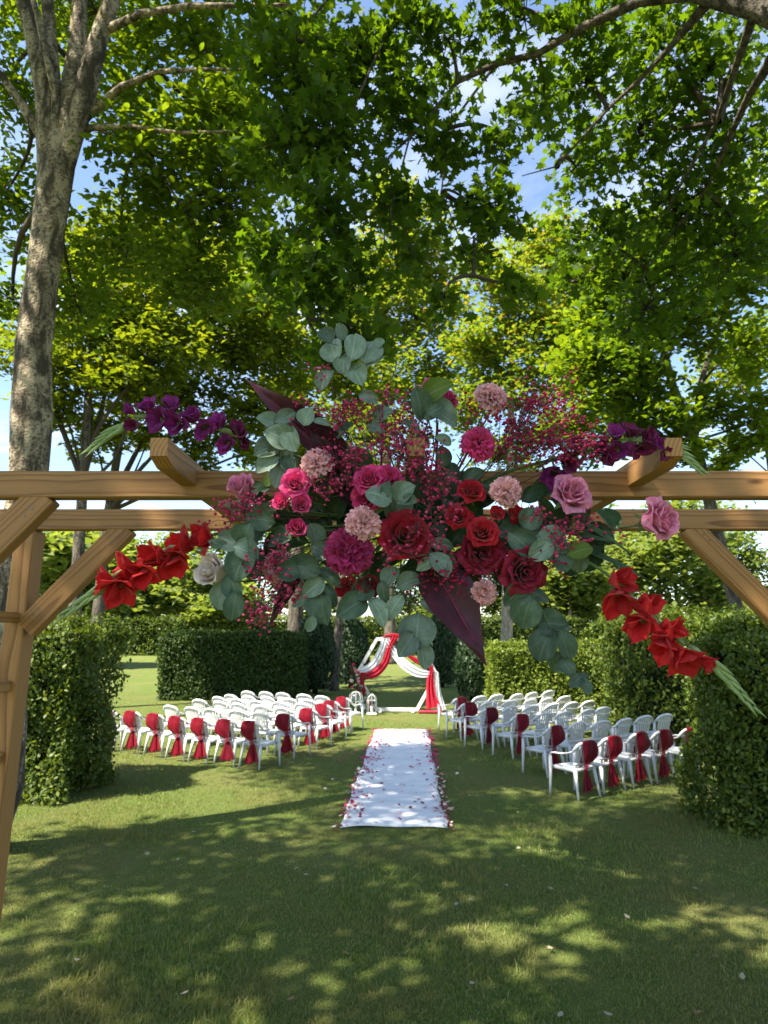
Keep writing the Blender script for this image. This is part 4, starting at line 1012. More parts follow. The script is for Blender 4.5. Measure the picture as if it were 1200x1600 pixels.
gladiolus('red gladiolus drooping to the lower right', [(720, 830, 1.52), (840, 850, 1.48), (925, 882, 1.44), (985, 930, 1.41), (1045, 985, 1.39), (1110, 1035, 1.37), (1186, 1116, 1.36)],
          [(974, 904, 56, 1.0, .2), (966, 938, 60, -.3, -1.1), (1014, 946, 58, 1.0, .2), (1000, 976, 58, -.9, -.7), (1050, 984, 58, 1.0, .2), (1040, 1010, 56, -.8, -.8), (1072, 1030, 60, .2, -1.0), (1106, 1036, 34, 1.5, -1.0)],
          (9, .83), m_glad_r)

ti_leaf('burgundy leaf pointing up to the left from behind the flowers', (560, 745), (381, 590), 84, .95, 1.50, 1.44, -.2)
ti_leaf('wide burgundy leaf hanging below the flowers', (668, 872), (760, 1040), 92, .35, 1.44, 1.40, .1)
ti_leaf('short burgundy leaf hanging at the lower left', (480, 868), (416, 986), 34, .8, 1.46, 1.44, .1)
ti_leaf('dark burgundy leaf behind the left hot pink roses', (560, 790), (478, 660), 70, .5, 1.50, 1.46, .2)
ti_leaf('dark burgundy leaf behind the red roses', (640, 830), (716, 905), 60, .5, 1.47, 1.42, -.2)

eucalyptus('eucalyptus branch standing highest in the middle', [(640, 790, 1.54), (600, 690, 1.46), (570, 610), (545, 570), (540, 530)],
   [(520, 548, 46, -20, m_euc, 1), (550, 545, 50, 5, m_euc, 2), (576, 548, 50, 15, m_euc, 0), (512, 596, 42, 205, m_euc, 2), (556, 588, 42, 150, m_euc, 1), (538, 570, 36, 180, m_euc, 1), (583, 565, 40, 60, m_euc), (508, 528, 30, -40, m_euc2), (530, 520, 30, -10, m_euc), (592, 542, 26, 40, m_euc, 2), (575, 625, 34, 120), (600, 650, 36, 60), (588, 668, 32, -60)])
eucalyptus('eucalyptus branch arching over the left of the beam', [(600, 780, 1.54), (540, 690, 1.46), (480, 650), (435, 665), (425, 710), (432, 755)],
   [(418, 662, 40, -80, m_euc, 2), (445, 655, 36, 60, m_euc, 2), (435, 683, 46, -60, m_euc, 1), (458, 685, 44, 160, m_euc, 2), (415, 704, 42, 240, m_euc, 1), (440, 708, 46, 190, m_euc, 1), (420, 728, 42, 230, m_euc, 2), (436, 744, 44, 195, m_euc, 2), (452, 727, 34, 150, m_euc2), (480, 652, 30, 20, m_euc), (503, 660, 30, 100, m_euc), (538, 672, 36, 40, m_euc2), (420, 750, 24, 235, m_lime)])
eucalyptus('eucalyptus sprig at the upper right with a fresh green leaf', [(690, 790, 1.54), (683, 720, 1.47), (672, 665), (665, 640), (672, 610)],
   [(652, 632, 52, -15, m_euc2, 2), (690, 650, 58, 110, m_euc, 1), (685, 612, 56, 70, m_lime, 2), (678, 645, 40, 60, m_euc2, 2), (640, 665, 36, -60, m_euc2), (655, 690, 34, 200, m_euc2), (690, 690, 28, 120)])
eucalyptus('pale eucalyptus sprig in the very middle', [(630, 820, 1.52), (612, 800, 1.40), (612, 780, 1.36)],
   [(592, 775, 44, -65, m_euc, 0), (633, 771, 42, 60, m_euc, 1), (624, 798, 46, 165, m_euc, 0), (588, 798, 34, 240, m_lime, 2), (640, 785, 30, 100, m_euc2), (605, 765, 26, 10, m_euc2)], 1.36)
eucalyptus('eucalyptus branch hanging round the white rose at the left', [(560, 820, 1.52), (470, 825, 1.47), (400, 830), (372, 870), (364, 920), (362, 955)],
   [(405, 812, 50, -80, m_euc2, 1), (385, 838, 44, 200, m_euc2, 1), (360, 848, 44, -60, m_euc, 2), (385, 862, 44, 110, m_euc, 1), (376, 885, 52, 200, m_euc2, 1), (352, 932, 46, 205, m_euc, 1), (368, 915, 46, 160, m_euc2, 2), (366, 946, 44, 190, m_euc2, 2), (390, 890, 40, 120, m_euc2), (340, 850, 32, -70, m_euc2), (420, 800, 40, 60, m_euc2), (440, 845, 40, 100, m_euc2)])
eucalyptus('eucalyptus branch hanging lower left of the middle', [(590, 840, 1.52), (520, 865, 1.47), (485, 890), (495, 935), (500, 975)],
   [(476, 888, 54, -75, m_euc2, 2), (515, 902, 50, 125, m_euc2, 3), (505, 950, 50, 175, m_euc2, 1), (490, 918, 40, 230, m_euc, 2), (516, 930, 40, 150, m_euc2, 3), (484, 972, 26, 205, m_euc, 2), (470, 940, 34, 250, m_euc, 3), (450, 895, 36, -95, m_euc2), (520, 868, 40, 30, m_euc2), (500, 860, 34, 300, m_euc), (490, 835, 36, -20, m_euc)])
eucalyptus('eucalyptus branch dangling under the middle over the arch', [(630, 850, 1.52), (625, 890, 1.46), (615, 930), (645, 940), (652, 975), (655, 1025)],
   [(652, 987, 56, 185, m_euc, 0), (633, 1008, 46, 215, m_euc, 2), (657, 1022, 42, 175, m_euc, 2), (548, 950, 56, 235, m_euc2, 2), (590, 955, 50, 150, m_euc, 3), (616, 950, 46, 215, m_euc, 3), (640, 912, 44, 70, m_euc, 2), (612, 905, 40, 200, m_euc, 2), (676, 948, 44, 120, m_euc, 3), (600, 925, 36, 170, m_euc2, 3), (565, 925, 40, 240, m_euc2), (650, 890, 36, 30, m_euc2)])
eucalyptus('narrow leaved eucalyptus sprig right of the largest red rose', [(670, 820, 1.50), (675, 860, 1.42), (680, 900)],
   [(655, 848, 54, 215, m_euc2, 3), (688, 834, 56, 80, m_euc2, 3), (690, 852, 40, 95, m_euc, 3), (684, 884, 46, 150, m_euc, 2), (666, 882, 36, 245, m_euc, 3), (655, 865, 44, 235, m_euc2, 2), (700, 880, 30, 120, m_euc2)], 1.38)
eucalyptus('eucalyptus branch reaching right below the beam', [(700, 820, 1.52), (770, 825, 1.46), (830, 838, 1.41), (880, 852, 1.39)],
   [(800, 830, 52, 250, m_euc2, 2), (815, 850, 58, 130, m_euc2, 2), (838, 838, 50, 60, m_euc, 1), (862, 850, 54, 110, m_euc, 0), (846, 862, 44, 235, m_euc, 2), (880, 868, 36, 150, m_euc, 1), (905, 862, 40, 75, m_lime, 2), (785, 812, 40, -40, m_euc2), (830, 812, 42, 40, m_euc2, 1), (905, 878, 36, 190, m_euc, 1), (880, 880, 30, 160, m_euc2, 0)], 1.40)
eucalyptus('eucalyptus branch hanging low at the right before the light hedge', [(720, 840, 1.52), (790, 880, 1.45), (830, 925), (858, 975), (878, 1020), (905, 1068)],
   [(805, 928, 46, 220, m_euc2, 1), (822, 958, 54, 195, m_euc2, 1), (840, 930, 46, 110, m_euc2, 3), (862, 975, 50, 90, m_euc2, 1), (852, 1008, 52, 200, m_euc2, 1), (880, 1005, 44, 165, m_euc2, 2), (872, 1035, 34, 205, m_euc2, 1), (886, 1042, 34, 150, m_euc2, 2), (898, 1066, 30, 240, m_euc2, 2), (910, 1072, 28, 160, m_euc2, 2), (908, 1058, 22, 80, m_euc2, 2), (800, 900, 44, 250, m_euc2, 1), (880, 985, 28, 60, m_euc2, 3)])
eucalyptus('eucalyptus sprig behind the hot pink carnation', [(680, 800, 1.54), (710, 760, 1.48), (725, 735, 1.46)],
   [(715, 760, 46, 20, m_euc2, 2), (700, 740, 40, -40, m_euc2, 1), (740, 745, 36, 60, m_euc2, 2), (720, 790, 40, 100, m_euc2, 1), (760, 785, 36, 70, m_green, 2), (690, 715, 36, -10, m_euc2)], 1.47)
# dark rose foliage filling the middle
filler = [((560, 800), 'dark rose foliage filling in left of the middle', [(530, 790), (510, 815), (495, 800), (545, 775), (525, 840), (500, 770), (560, 840), (480, 815), (555, 725), (530, 745), (505, 745), (585, 830)]),
          ((690, 820), 'dark rose foliage filling in right of the middle', [(700, 790), (690, 830), (660, 800), (720, 835), (735, 790), (770, 830), (690, 860), (655, 760), (790, 860), (720, 880), (770, 770), (780, 890)]),
          ((800, 830), 'dark leaves behind the pink rose at the right', [(840, 800), (870, 815), (900, 800), (915, 845), (935, 840), (880, 790), (830, 775), (925, 870), (850, 770), (900, 885), (945, 815)]),
          ((480, 830), 'dark leaves behind the hot pink trio at the left', [(450, 810), (430, 820), (415, 790), (400, 775), (465, 850), (425, 850), (405, 840), (445, 865), (400, 880)]),
          ((640, 860), 'dark foliage under the largest red rose', [(600, 880), (620, 870), (660, 890), (640, 905), (585, 895), (700, 905), (610, 850), (570, 880), (680, 915), (790, 915), (735, 905)])]
for (c, lab, L) in filler:
    rg = random.Random(c[0])
    eucalyptus(lab, [(c[0], c[1], 1.53), (c[0] + 8, c[1] - 4, 1.48)], [(x, y, rg.uniform(38, 56), rg.uniform(0, 360), m_green, 2 + 4 * rg.randrange(2)) for (x, y) in L], 1.49, m_green, 'rose_foliage', 'foliage', 'dark foliage in the arrangement')
# slim blade leaves at the right
for (a, b, lab) in [((880, 800), (985, 868), 'slim dark blade leaf above the right red gladiolus'), ((890, 850), (1012, 908), 'slim dark blade leaf lying along the right red gladiolus'), ((860, 830), (960, 850), 'short dark blade leaf beside the right pink rose')]:
    A, B = at(a[0], a[1], 1.48), at(b[0], b[1], 1.42); y = (B - A).normalized(); nn = Vector((.3, -1, .6)); nn = (nn - y * nn.dot(y)).normalized(); x = y.cross(nn); L = (B - A).length
    M = Matrix((x, y, nn)).transposed().to_4x4(); M.translation = A
    mb = MB(); mb.sheet(lambda u, v: Vector(((2 * u - 1) * .009 * math.sin(math.pi * (.15 + .85 * v)) ** .8 if v < .99 else 0, v * L, .004 * abs(2 * u - 1) + .03 * L * math.sin(3 * v))), 4, 12)
    tag(mb.build('blade_leaf', m_green, None, True, M), lab, 'leaf', 'blade leaves in the arrangement')

gypsophila('red gypsophila spray above the left of the middle', (600, 780), [(520, 645, 45, 25, 110), (575, 640, 35, 25, 80), (497, 575, 14, 24, 14)], 1.44)
gypsophila('red gypsophila spray rising behind the middle', (640, 780), [(615, 665, 40, 45, 170), (645, 640, 35, 30, 70), (655, 715, 36, 40, 150)], 1.45)
gypsophila('pink gypsophila spray over the central beam', (670, 800), [(650, 720, 30, 35, 110), (680, 755, 28, 40, 130), (625, 700, 30, 30, 80)], 1.39)
gypsophila('pink gypsophila spray beside the upper left carnation', (560, 790), [(525, 712, 36, 20, 90), (512, 755, 30, 26, 90), (555, 735, 22, 20, 50)], 1.40)
gypsophila('large dark red gypsophila spray at the upper right', (720, 780), [(830, 650, 55, 40, 210), (860, 690, 45, 35, 180), (800, 690, 40, 30, 110), (850, 625, 35, 20, 60), (905, 705, 30, 30, 110)], 1.43, m_gypd)
gypsophila('pink gypsophila spray at the far left under the pink rose', (500, 810), [(372, 800, 34, 26, 90), (352, 815, 18, 22, 30), (395, 785, 22, 15, 40)], 1.42)
gypsophila('red gypsophila spray trailing at the lower left', (520, 840), [(430, 880, 34, 30, 90), (440, 930, 34, 30, 80), (408, 955, 28, 22, 60), (395, 885, 18, 15, 30)], 1.41)
gypsophila('pink gypsophila spray below the right pink rose', (760, 820), [(900, 822, 34, 22, 80), (880, 840, 26, 18, 50), (850, 815, 24, 16, 40), (915, 850, 14, 18, 16)], 1.40)
gypsophila('dark red gypsophila spray under the middle', (670, 840), [(700, 880, 30, 25, 110), (690, 910, 34, 25, 90), (660, 860, 20, 18, 40)], 1.41, m_gypd)
gypsophila('dark gypsophila spray among the lower right leaves', (740, 830), [(790, 870, 26, 24, 40), (860, 880, 30, 18, 40), (750, 880, 20, 20, 40)], 1.40, m_gypd)
gypsophila('red gypsophila spray above the right rafter side', (760, 780), [(940, 690, 24, 20, 60), (895, 640, 26, 18, 40), (720, 640, 20, 25, 30)], 1.44, m_gypd)
gypsophila('fine red gypsophila sprig across the largest red rose', (640, 860), [(655, 815, 26, 26, 36), (610, 870, 30, 16, 30), (690, 800, 26, 26, 40)], 1.345)
# thin dark stalks of the sprays
for (a, b, lab) in [((596, 755), (598, 628), 'dark red upright stalk behind the middle'), ((680, 760), (684, 660), 'dark stalk under the upper right eucalyptus'), ((700, 765), (766, 645), 'dark stalk leaning to the highest carnation')]:
    A, B = at(a[0], a[1], 1.47), at(b[0], b[1], 1.43); rn = np.random.default_rng(a[0])
    mb = MB(); P = bend(A, B, .03, 6, rn); mb.tube(P, [.0032, .003, .003, .0027, .0025, .0022, .0018], 7)
    for k in range(3):
        q = P[2 + k]; mb.tube([q, q + Vector((.012 * (1 if k % 2 else -1), 0, .02))], [.0018, .0008], 5)
    tag(mb.build('stalk', m_rib, None, True), lab, 'stalk', 'stalks in the arrangement')
# ------------------------------------------------------------------ white aisle runner
m_cloth = plain('white_runner_cloth', (0.70, 0.70, 0.71), 0.85, 0.1, c2=(0.60, 0.60, 0.62), scale=3, bmp=0.25)
RC = [RUN[0], RUN[1], RUN[2], RUN[3]]        # near left, near right, far right, far left
def run_pt(u, v):
    a = RC[0].lerp(RC[1], u); b = RC[3].lerp(RC[2], u); p = a.lerp(b, v)
    z = float(gz(p.x, p.y)) + .032 + .010 * math.sin(v * 55 + 2.2 * math.sin(u * 3.1 + v * 7)) * (.25 + .75 * math.sin(v * 8 + 1.3 * u) ** 2) + .005 * math.sin(u * 9 + v * 20) + .004 * math.sin(v * 131 + 5 * math.sin(u * 2))
    p.x += .012 * math.sin(v * 17 + u) + .008 * math.sin(v * 43); p.y += (.03 * math.sin(u * 5) if v < .01 else 0)
    return Vector((p.x, p.y, z))
mb = MB(); mb.sheet(run_pt, 24, 160)
nb = len(mb.v)
edge = [(0, j) for j in range(161)] + [(i, 160) for i in range(1, 25)] + [(24, j) for j in range(159, -1, -1)] + [(i, 0) for i in range(23, 0, -1)]
ids = [j * 25 + i for (i, j) in edge]
for k in ids: v_ = mb.v[k]; mb.v.append((v_[0], v_[1], v_[2] - .022))
m_ = len(ids)
for k in range(m_): mb.f.append((ids[k], ids[(k + 1) % m_], nb + (k + 1) % m_, nb + k))
tag(mb.build('aisle_runner', m_cloth, None, True), 'long white cloth runner laid down the aisle between the chairs', 'runner')

# ------------------------------------------------------------------ garden chairs
m_white = plain('white_plastic', (0.62, 0.63, 0.64), 0.4, 0.4, c2=(0.52, 0.52, 0.50), scale=5)
def zrim(x): return .815 - 1.15 * x * x - 9 * max(0, abs(x) - .16) ** 2
def yback(x, z): return -.19 - .12 * (z - .42) / .4 + .9 * x * x
def make_chair():
    t = empty('garden_chair')
    mb = MB()
    def seat(u, v):
        x = (u - .5) * (.46 - .05 * (1 - v)); y = -.20 + .45 * v
        return Vector((x, y, .425 + .012 * v - .022 * math.sin(math.pi * u) * math.sin(math.pi * min(1, v * 1.15)) - (.05 * ((v - .88) / .12) ** 2 if v > .88 else 0)))
    mb.sheet(seat, 8, 9)
    for (x, y, w, d) in ((-.222, .02, .012, .40), (.222, .02, .012, .40)): mb.box((x, y, .405), (w, d, .05))
    mb.box((0, -.2, .405), (.40, .012, .05)); mb.box((0, .243, .395), (.44, .012, .05))
    mb.build('seat', m_white, t)
    mb = MB()
    for k in range(7):
        x0 = -.189 + k * .054
        def slat(u, v, x0=x0):
            x = x0 + u * .044; z = .43 + (zrim(x) - .44) * v
            xx = x * (.86 + .2 * v)
            return Vector((xx, yback(xx, z), z))
        mb.sheet(slat, 2, 6)
    P = [Vector((x, yback(x, zrim(x)), zrim(x))) for x in [-.245 + .49 * i / 16 for i in range(17)]]
    mb.tube(P, .016, 7, True, 1.5)
    P = [Vector((x, yback(x, .5), .49)) for x in [-.20 + .4 * i / 8 for i in range(9)]]
    mb.tube(P, .012, 5, True, 2)
    mb.build('backrest', m_white, t)
    for s in (-1, 1):
        mb = MB(); e = P and Vector((s * .245, yback(.245, zrim(.245)), zrim(.245)))
        A = [e, Vector((s * .262, -.10, .645)), Vector((s * .272, .02, .63)), Vector((s * .274, .14, .625)), Vector((s * .272, .20, .61)), Vector((s * .268, .228, .57))]
        mb.tube(smooth_path(A, 3), .024, 8, True, .5); mb.build('armrest', m_white, t)
        mb = MB(); mb.tube([(s * .268, .226, .585), (s * .258, .232, .43), (s * .262, .245, .2), (s * .268, .255, 0)], [.027, .034, .026, .019], 6, True, .7); mb.build('leg', m_white, t)
        mb = MB(); mb.tube([(s * .195, -.195, .43), (s * .215, -.235, .22), (s * .235, -.275, 0)], [.036, .028, .019], 6, True, .7); mb.build('leg', m_white, t)
    return t
m_sashes = [plain('crimson_organza', (0.24, 0.005, 0.020), 0.6, 0.25, c2=(0.16, 0.003, 0.013), scale=14, trans=0.3, tcol=(0.38, 0.006, 0.026)),
            plain('wine_organza', (0.20, 0.005, 0.020), 0.6, 0.25, c2=(0.13, 0.003, 0.013), scale=14, trans=0.3, tcol=(0.34, 0.006, 0.025)),
            plain('shaded_wine_organza', (0.14, 0.004, 0.017), 0.6, 0.25, c2=(0.09, 0.003, 0.011), scale=14, trans=0.3, tcol=(0.26, 0.005, 0.022))]  # same cloth with shade put into its colour, mostly for the right block
m_knot = petal_mat('sash_flower_petal', (0.50, 0.05, 0.12), (0.62, 0.22, 0.26))
def make_sash(s, var):
    """s: which side of the back the cloth covers"""
    m_sash = m_sashes[var]; rg = random.Random(var); t = empty('chair_sash'); K = Vector((-s * .07, -.275, .44))
    ph = rg.random() * 6
    mb = MB()
    for off in (-.022, .03):
        def fn(u, v):
            x = s * (.25 - .38 * u); z = zrim(x) + .014; T = Vector((x, yback(x, z) + off, z))
            k = v ** .85
            B = K + Vector((s * .05 * (1 - 2 * u) * .5, 0 if off < 0 else .07, .03 * (1 - u)))
            p = T.lerp(B, k)
            p.y += (-.018 if off < 0 else .008) * math.sin(u * 11 + ph) * math.sin(math.pi * min(1, v + .15)) - (.03 if off < 0 else 0) * math.sin(math.pi * v)
            p.x += s * .11 * (1 - u) * math.sin(math.pi * v ** .8)
            return p
        mb.sheet(fn, 10, 9)
    def over(u, v):
        x = s * (.25 - .38 * u); z = zrim(x) + .014 + .014 * math.sin(math.pi * v); return Vector((x, yback(x, z) - .022 + .052 * v, z))
    mb.sheet(over, 10, 3)
    mb.build('drape', m_sash, t)
    mb = MB(); zb = .05 + .07 * rg.random(); w1 = .085 + .06 * rg.random()
    for q, dx in ((0, -.012), (1, .02)):
        def tail(u, v, q=q, dx=dx):
            w = .016 + (w1 - .016 + .02 * q) * v ** .75; e = 2 * u - 1
            return Vector((K.x + dx * (1 + v) + e * w, K.y - .012 - .03 * v + .022 * math.sin(e * 6 + ph + q * 2) * (.3 + .7 * v) + .012 * q, K.z - (K.z - zb - .04 * q) * v + .012 * math.sin(e * 5 + ph) * v))
        mb.sheet(tail, 12, 10)
    mb.build('tail', m_sash, t)
    for k in range(11):
        me = cached(('carn', m_knot.name, k % 4), lambda: petal_carn(k % 4 + 5).mesh('petal', m_knot))
        o = link('flower_petal', me, t)
        o.matrix_basis = Matrix.Translation(K + Vector((0, -.01, .02))) @ Matrix.Rotation(R(90), 4, 'X') @ Matrix.Rotation(k * 2.4, 4, 'Z') @ Matrix.Rotation(-R(15 + 6 * k), 4, 'Y') @ Matrix.Scale(.05, 4)
    return t
ORD = ['first', 'second', 'third', 'fourth', 'fifth', 'sixth', 'seventh', 'eighth']
chair0 = make_chair(); used = [False]
sash_src = {}
def place(src, flag, M):
    o = src if not flag[0] else copy_tree(src); flag[0] = True
    o.matrix_basis = M; return o
LEFT = [(436, 1197), (484, 1179), (517, 1165), (540, 1156), (549, 1148), (567, 1139)]
RIGHT = [(861, 1240), (818, 1207), (771, 1181), (727, 1166), (698, 1154), (686, 1141)]
for side, pts, th, s in (('left', LEFT, -R(30), -1), ('right', RIGHT, R(33), 1)):
    for ri, q in enumerate(pts):
        g = gp(*q); Rm = Matrix.Rotation(th, 3, 'Z')
        c0 = g - Rm @ Vector((-s * .262, .245, 0)) * .86; outv = Rm @ Vector((s, 0, 0))
        for ci in range(7 if ri == 0 else 6):
            rg = random.Random(ri * 17 + ci * 5 + (3 if s > 0 else 0))
            c = c0 + outv * (.545 * ci) + Vector((rg.uniform(-.03, .03), rg.uniform(-.04, .04), 0)) * (ci > 0)
            if side == 'right' and ((c.y < 9.3 and c.x > 3.75) or (ri == 0 and ci > 4)): continue
            if side == 'left' and c.x < -4.1 and c.y < 10.9: continue
            if side == 'right' and c.x > 4.2 and c.y > 12.4: continue
            M = Matrix.Translation((c.x, c.y, float(gz(c.x, c.y)) + .002)) @ Matrix.Rotation(th + rg.uniform(-.07, .07), 4, 'Z') @ Matrix.Scale(.86, 4)
            where = '%s from the aisle, %s row from camera, %s block' % (ORD[ci], ORD[ri], side)
            if ci == 0: where = 'at the aisle, %s row from camera, %s block' % (ORD[ri], side)
            ch = place(chair0, used, M); tag(ch, 'white garden armchair %s' % where, 'chair', 'white garden chairs in the %s block' % side)
            if ri == 0 or ci == 0:
                v = rg.choice([0, 0, 1] if s < 0 else [0, 1, 2, 2]); key = (s, v)
                if key not in sash_src: sash_src[key] = (make_sash(s, v), [False])
                sa = place(sash_src[key][0], sash_src[key][1], M)
                tag(sa, '%s sash tied on chair %s' % (('crimson', 'wine red', 'shade-darkened wine red')[v], where), 'sash', 'red sashes tied on the chairs')

# ------------------------------------------------------------------ hexagonal wedding arch
AY = 18.3; AC = at(620, 1053, AY).x
m_paint = plain('white_painted_wood', (0.72, 0.70, 0.66), 0.6, 0.3, c2=(0.6, 0.57, 0.52), scale=4)
m_wd = plain('white_chiffon', (0.78, 0.78, 0.80), 0.7, 0.2, trans=0.3, sheen=0.2)
m_rd = plain('red_chiffon', (0.50, 0.010, 0.035), 0.6, 0.25, trans=0.35, tcol=(0.7, 0.01, 0.05), sheen=0.2)
AM = Matrix.Translation((AC, AY, 0)) @ Matrix.Rotation(R(-3), 4, 'Z')
arch = empty('wedding_arch', AM); tag(arch, 'white hexagonal wooden wedding arch at the end of the aisle', 'arch')
HX = [(-.53, .05), (.53, .05), (1.06, .96), (.53, 1.87), (-.53, 1.87), (-1.06, .96)]
for i in range(6):
    a = Vector((HX[i][0], 0, HX[i][1])); b = Vector((HX[(i + 1) % 6][0], 0, HX[(i + 1) % 6][1])); x = (b - a).normalized(); y = Vector((0, 1, 0)); z = x.cross(y)
    M = Matrix((x, y, z)).transposed().to_4x4(); M.translation = (a + b) / 2
    mb = MB(); mb.box((0, 0, 0), ((b - a).length + (.05 if i % 2 else -.03), .10 + .004 * (i % 2), .085), bev=.006); mb.build('beam', m_paint, arch, False, M)
for sx_ in (-.42, .42):
    mb = MB(); mb.box((sx_, 0, .02), (.08, .6, .04), bev=.006); mb.build('foot', m_paint, arch, False)
def ribbon(name, label, pts, wid, mat, fold=.03, yo=-.07, seed=0):
    """cloth gathered along a path (arch coordinates x,z); wid = half widths"""
    P = smooth_path([Vector((p[0], yo, p[1])) for p in pts], 8); n = len(P) - 1; rg = random.Random(seed); ph = rg.random() * 6
    def fn(u, v):
        i = min(n - 1, int(v * n)); f = v * n - i; p = P[i].lerp(P[i + 1], f); t = (P[i + 1] - P[i]).normalized(); nr = Vector((-t.z, 0, t.x))
        k = v * (len(wid) - 1); j = min(len(wid) - 2, int(k)); w = wid[j] + (wid[j + 1] - wid[j]) * (k - j); e = 2 * u - 1
        return p + nr * w * e + Vector((0, fold * math.sin(e * 8 + ph + 2 * v) - .02 * (1 - e * e), 0))
    mb = MB(); mb.sheet(fn, 12, 40)
    o = mb.build(name, mat, None, True, AM); tag(o, label, 'drape', 'cloth draped on the wedding arch'); return o
ribbon('white_drape', 'white cloth swag from the arch top to its left corner and down', [(-.30, 1.92), (-.38, 1.62), (-.60, 1.22), (-.86, 1.05), (-1.00, 1.02), (-.98, .75), (-.93, .4), (-.86, .06)], [.10, .09, .11, .10, .05, .06, .08, .10], m_wd, seed=1)
ribbon('white_drape', 'white cloth swag from the arch top to its right corner and down', [(-.28, 1.90), (-.1, 1.58), (.2, 1.22), (.55, 1.02), (.85, .98), (1.04, 1.0), (1.06, .7), (1.08, .4), (1.16, .04)], [.08, .10, .12, .12, .08, .05, .07, .1, .13], m_wd, seed=2)
ribbon('red_drape', 'red cloth swag from the arch top to its left corner and down', [(-.05, 1.93), (-.18, 1.66), (-.30, 1.28), (-.52, 1.02), (-.78, .92), (-.95, .96), (-.92, .75), (-.86, .45)], [.09, .08, .10, .11, .09, .05, .07, .05], m_rd, yo=-.10, seed=3)
ribbon('red_drape', 'red cloth from the arch upper right hanging to the ground', [(.30, 1.46), (.55, 1.30), (.80, 1.18), (.92, 1.12), (.88, .8), (.90, .4), (.96, .12)], [.05, .07, .07, .05, .09, .13, .20], m_rd, yo=-.11, seed=4)
ribbon('red_drape', 'red cloth tied over the top of the arch', [(-.36, 1.93), (-.1, 1.97), (.2, 1.93), (.5, 1.9)], [.03, .05, .05, .03], m_rd, yo=-.08, seed=6)
mb = MB(); mb.sheet(lambda u, v: Vector((.55 + .62 * u, -.35 + .4 * v, .03 + .035 * abs(math.sin(u * 9 + v * 5)) * math.sin(math.pi * u) * math.sin(math.pi * v))), 16, 8)
tag(mb.build('red_drape', m_rd, None, True, AM), 'end of the red cloth pooled on the grass at the arch right foot', 'drape', 'cloth draped on the wedding arch')

def posy(label, x, z, r, n, mats, seed, trail=0.0):
    rg = random.Random(seed); root = empty('flower_cluster', AM @ Matrix.Translation((x, -.14, z))); tag(root, label, 'flowers')
    for k in range(n):
        a = rg.random() * 6.28; d = r * rg.random() ** .6; c = Vector((math.cos(a) * d, -rg.random() * r * .6, math.sin(a) * d * 1.3 - trail * rg.random() ** 2)); m_ = rg.choice(mats)
        q = facing(rg.uniform(-.6, .6), rg.uniform(-.3, .6))
        mb = MB(); S = .055 * rg.uniform(.7, 1.2)
        for j in range(9):
            a2 = j * 2.4; el = .25 + j * .13
            def pt(u, v, a2=a2, el=el):
                w = S * .75 * math.sin(math.pi * (.15 + .7 * v)); rr = S * v * math.cos(el); return Vector((rr * math.cos(a2) - w * (u - .5) * math.sin(a2), rr * math.sin(a2) + w * (u - .5) * math.cos(a2), S * v * math.sin(el) + .01 * math.sin(6 * u)))
            mb.sheet(pt, 3, 3)
        mb.build('blossom', m_, root, True, Matrix.LocRotScale(c, q, None))
    P = np.array([[rg.gauss(0, r * .8), rg.uniform(-.1, .08), rg.gauss(0, r) - trail * rg.random()] for _ in range(70)])
    rn = np.random.default_rng(seed)
    link('leaves', leaf_mesh('leaves', P, rn.normal(size=(70, 3)) + np.array([0, -1, 0.3]), .09, 'oval', m_green, rn), root)
posy('pink and red flower cluster on the left corner of the wedding arch', -1.06, 1.10, .20, 16, [m_hot, m_pale, m_deep, m_cream], 5, .35)
posy('small red flower cluster at the foot of the arch left drape', -.70, .30, .13, 7, [m_pale, m_cream, m_hot], 6)
posy('red flower spikes at the upper right of the wedding arch', .72, 1.72, .13, 8, [m_glad_r, m_red], 7)
posy('red and white flowers trailing down the left post of the arch', -.98, .62, .10, 6, [m_red, m_cream], 8, .2)
# glass globe on a stand and a cage lantern by the arch
m_iron = plain('white_iron', (0.62, 0.61, 0.58), 0.5, 0.4)
mgl, tg = nodes('clear_glass')
finish(tg, N(tg, 'ShaderNodeMixShader', {0: 0.86, 1: N(tg, 'ShaderNodeBsdfGlossy', {'Roughness': .06}).outputs[0], 2: N(tg, 'ShaderNodeBsdfTransparent', {'Color': (.93, .95, .95, 1)}).outputs[0]}).outputs[0])
g = at(556, 1108, 17.6); g.z = 0
root = empty('glass_globe', Matrix.Translation(g)); tag(root, 'round glass globe on a white stand left of the wedding arch', 'globe')
mb = MB(); mb.tube([(0, 0, 0), (0, 0, .03), (0, 0, .05), (0, 0, .2), (0, 0, .24)], [.11, .11, .03, .025, .08], 12); mb.build('stand', m_iron, root)
mb = MB(); mb.ball((0, 0, .40), .17, 18, 12); mb.build('globe', mgl, root)
for k in range(4):
    mb = MB(); a = k * math.pi / 4; mb.tube([(math.cos(a) * .172 * math.cos(t), math.sin(a) * .172 * math.cos(t), .40 + .172 * math.sin(t)) for t in [i * 2 * math.pi / 20 for i in range(21)]], .005, 4, False); mb.build('hoop', m_iron, root)
g = at(581, 1110, 17.7); g.z = 0
root = empty('cage_lantern', Matrix.Translation(g)); tag(root, 'white cage lantern with domed top beside the arch foot', 'lantern')
mb = MB(); mb.box((0, 0, .02), (.26, .26, .04), bev=.006); mb.build('base', m_iron, root, False)
for k in range(8):
    a = k * math.pi / 4; mb = MB(); mb.tube([(.12 * math.cos(a), .12 * math.sin(a), .04), (.12 * math.cos(a), .12 * math.sin(a), .34), (.09 * math.cos(a), .09 * math.sin(a), .44), (.01 * math.cos(a), .01 * math.sin(a), .5)], .007, 5); mb.build('bar', m_iron, root)
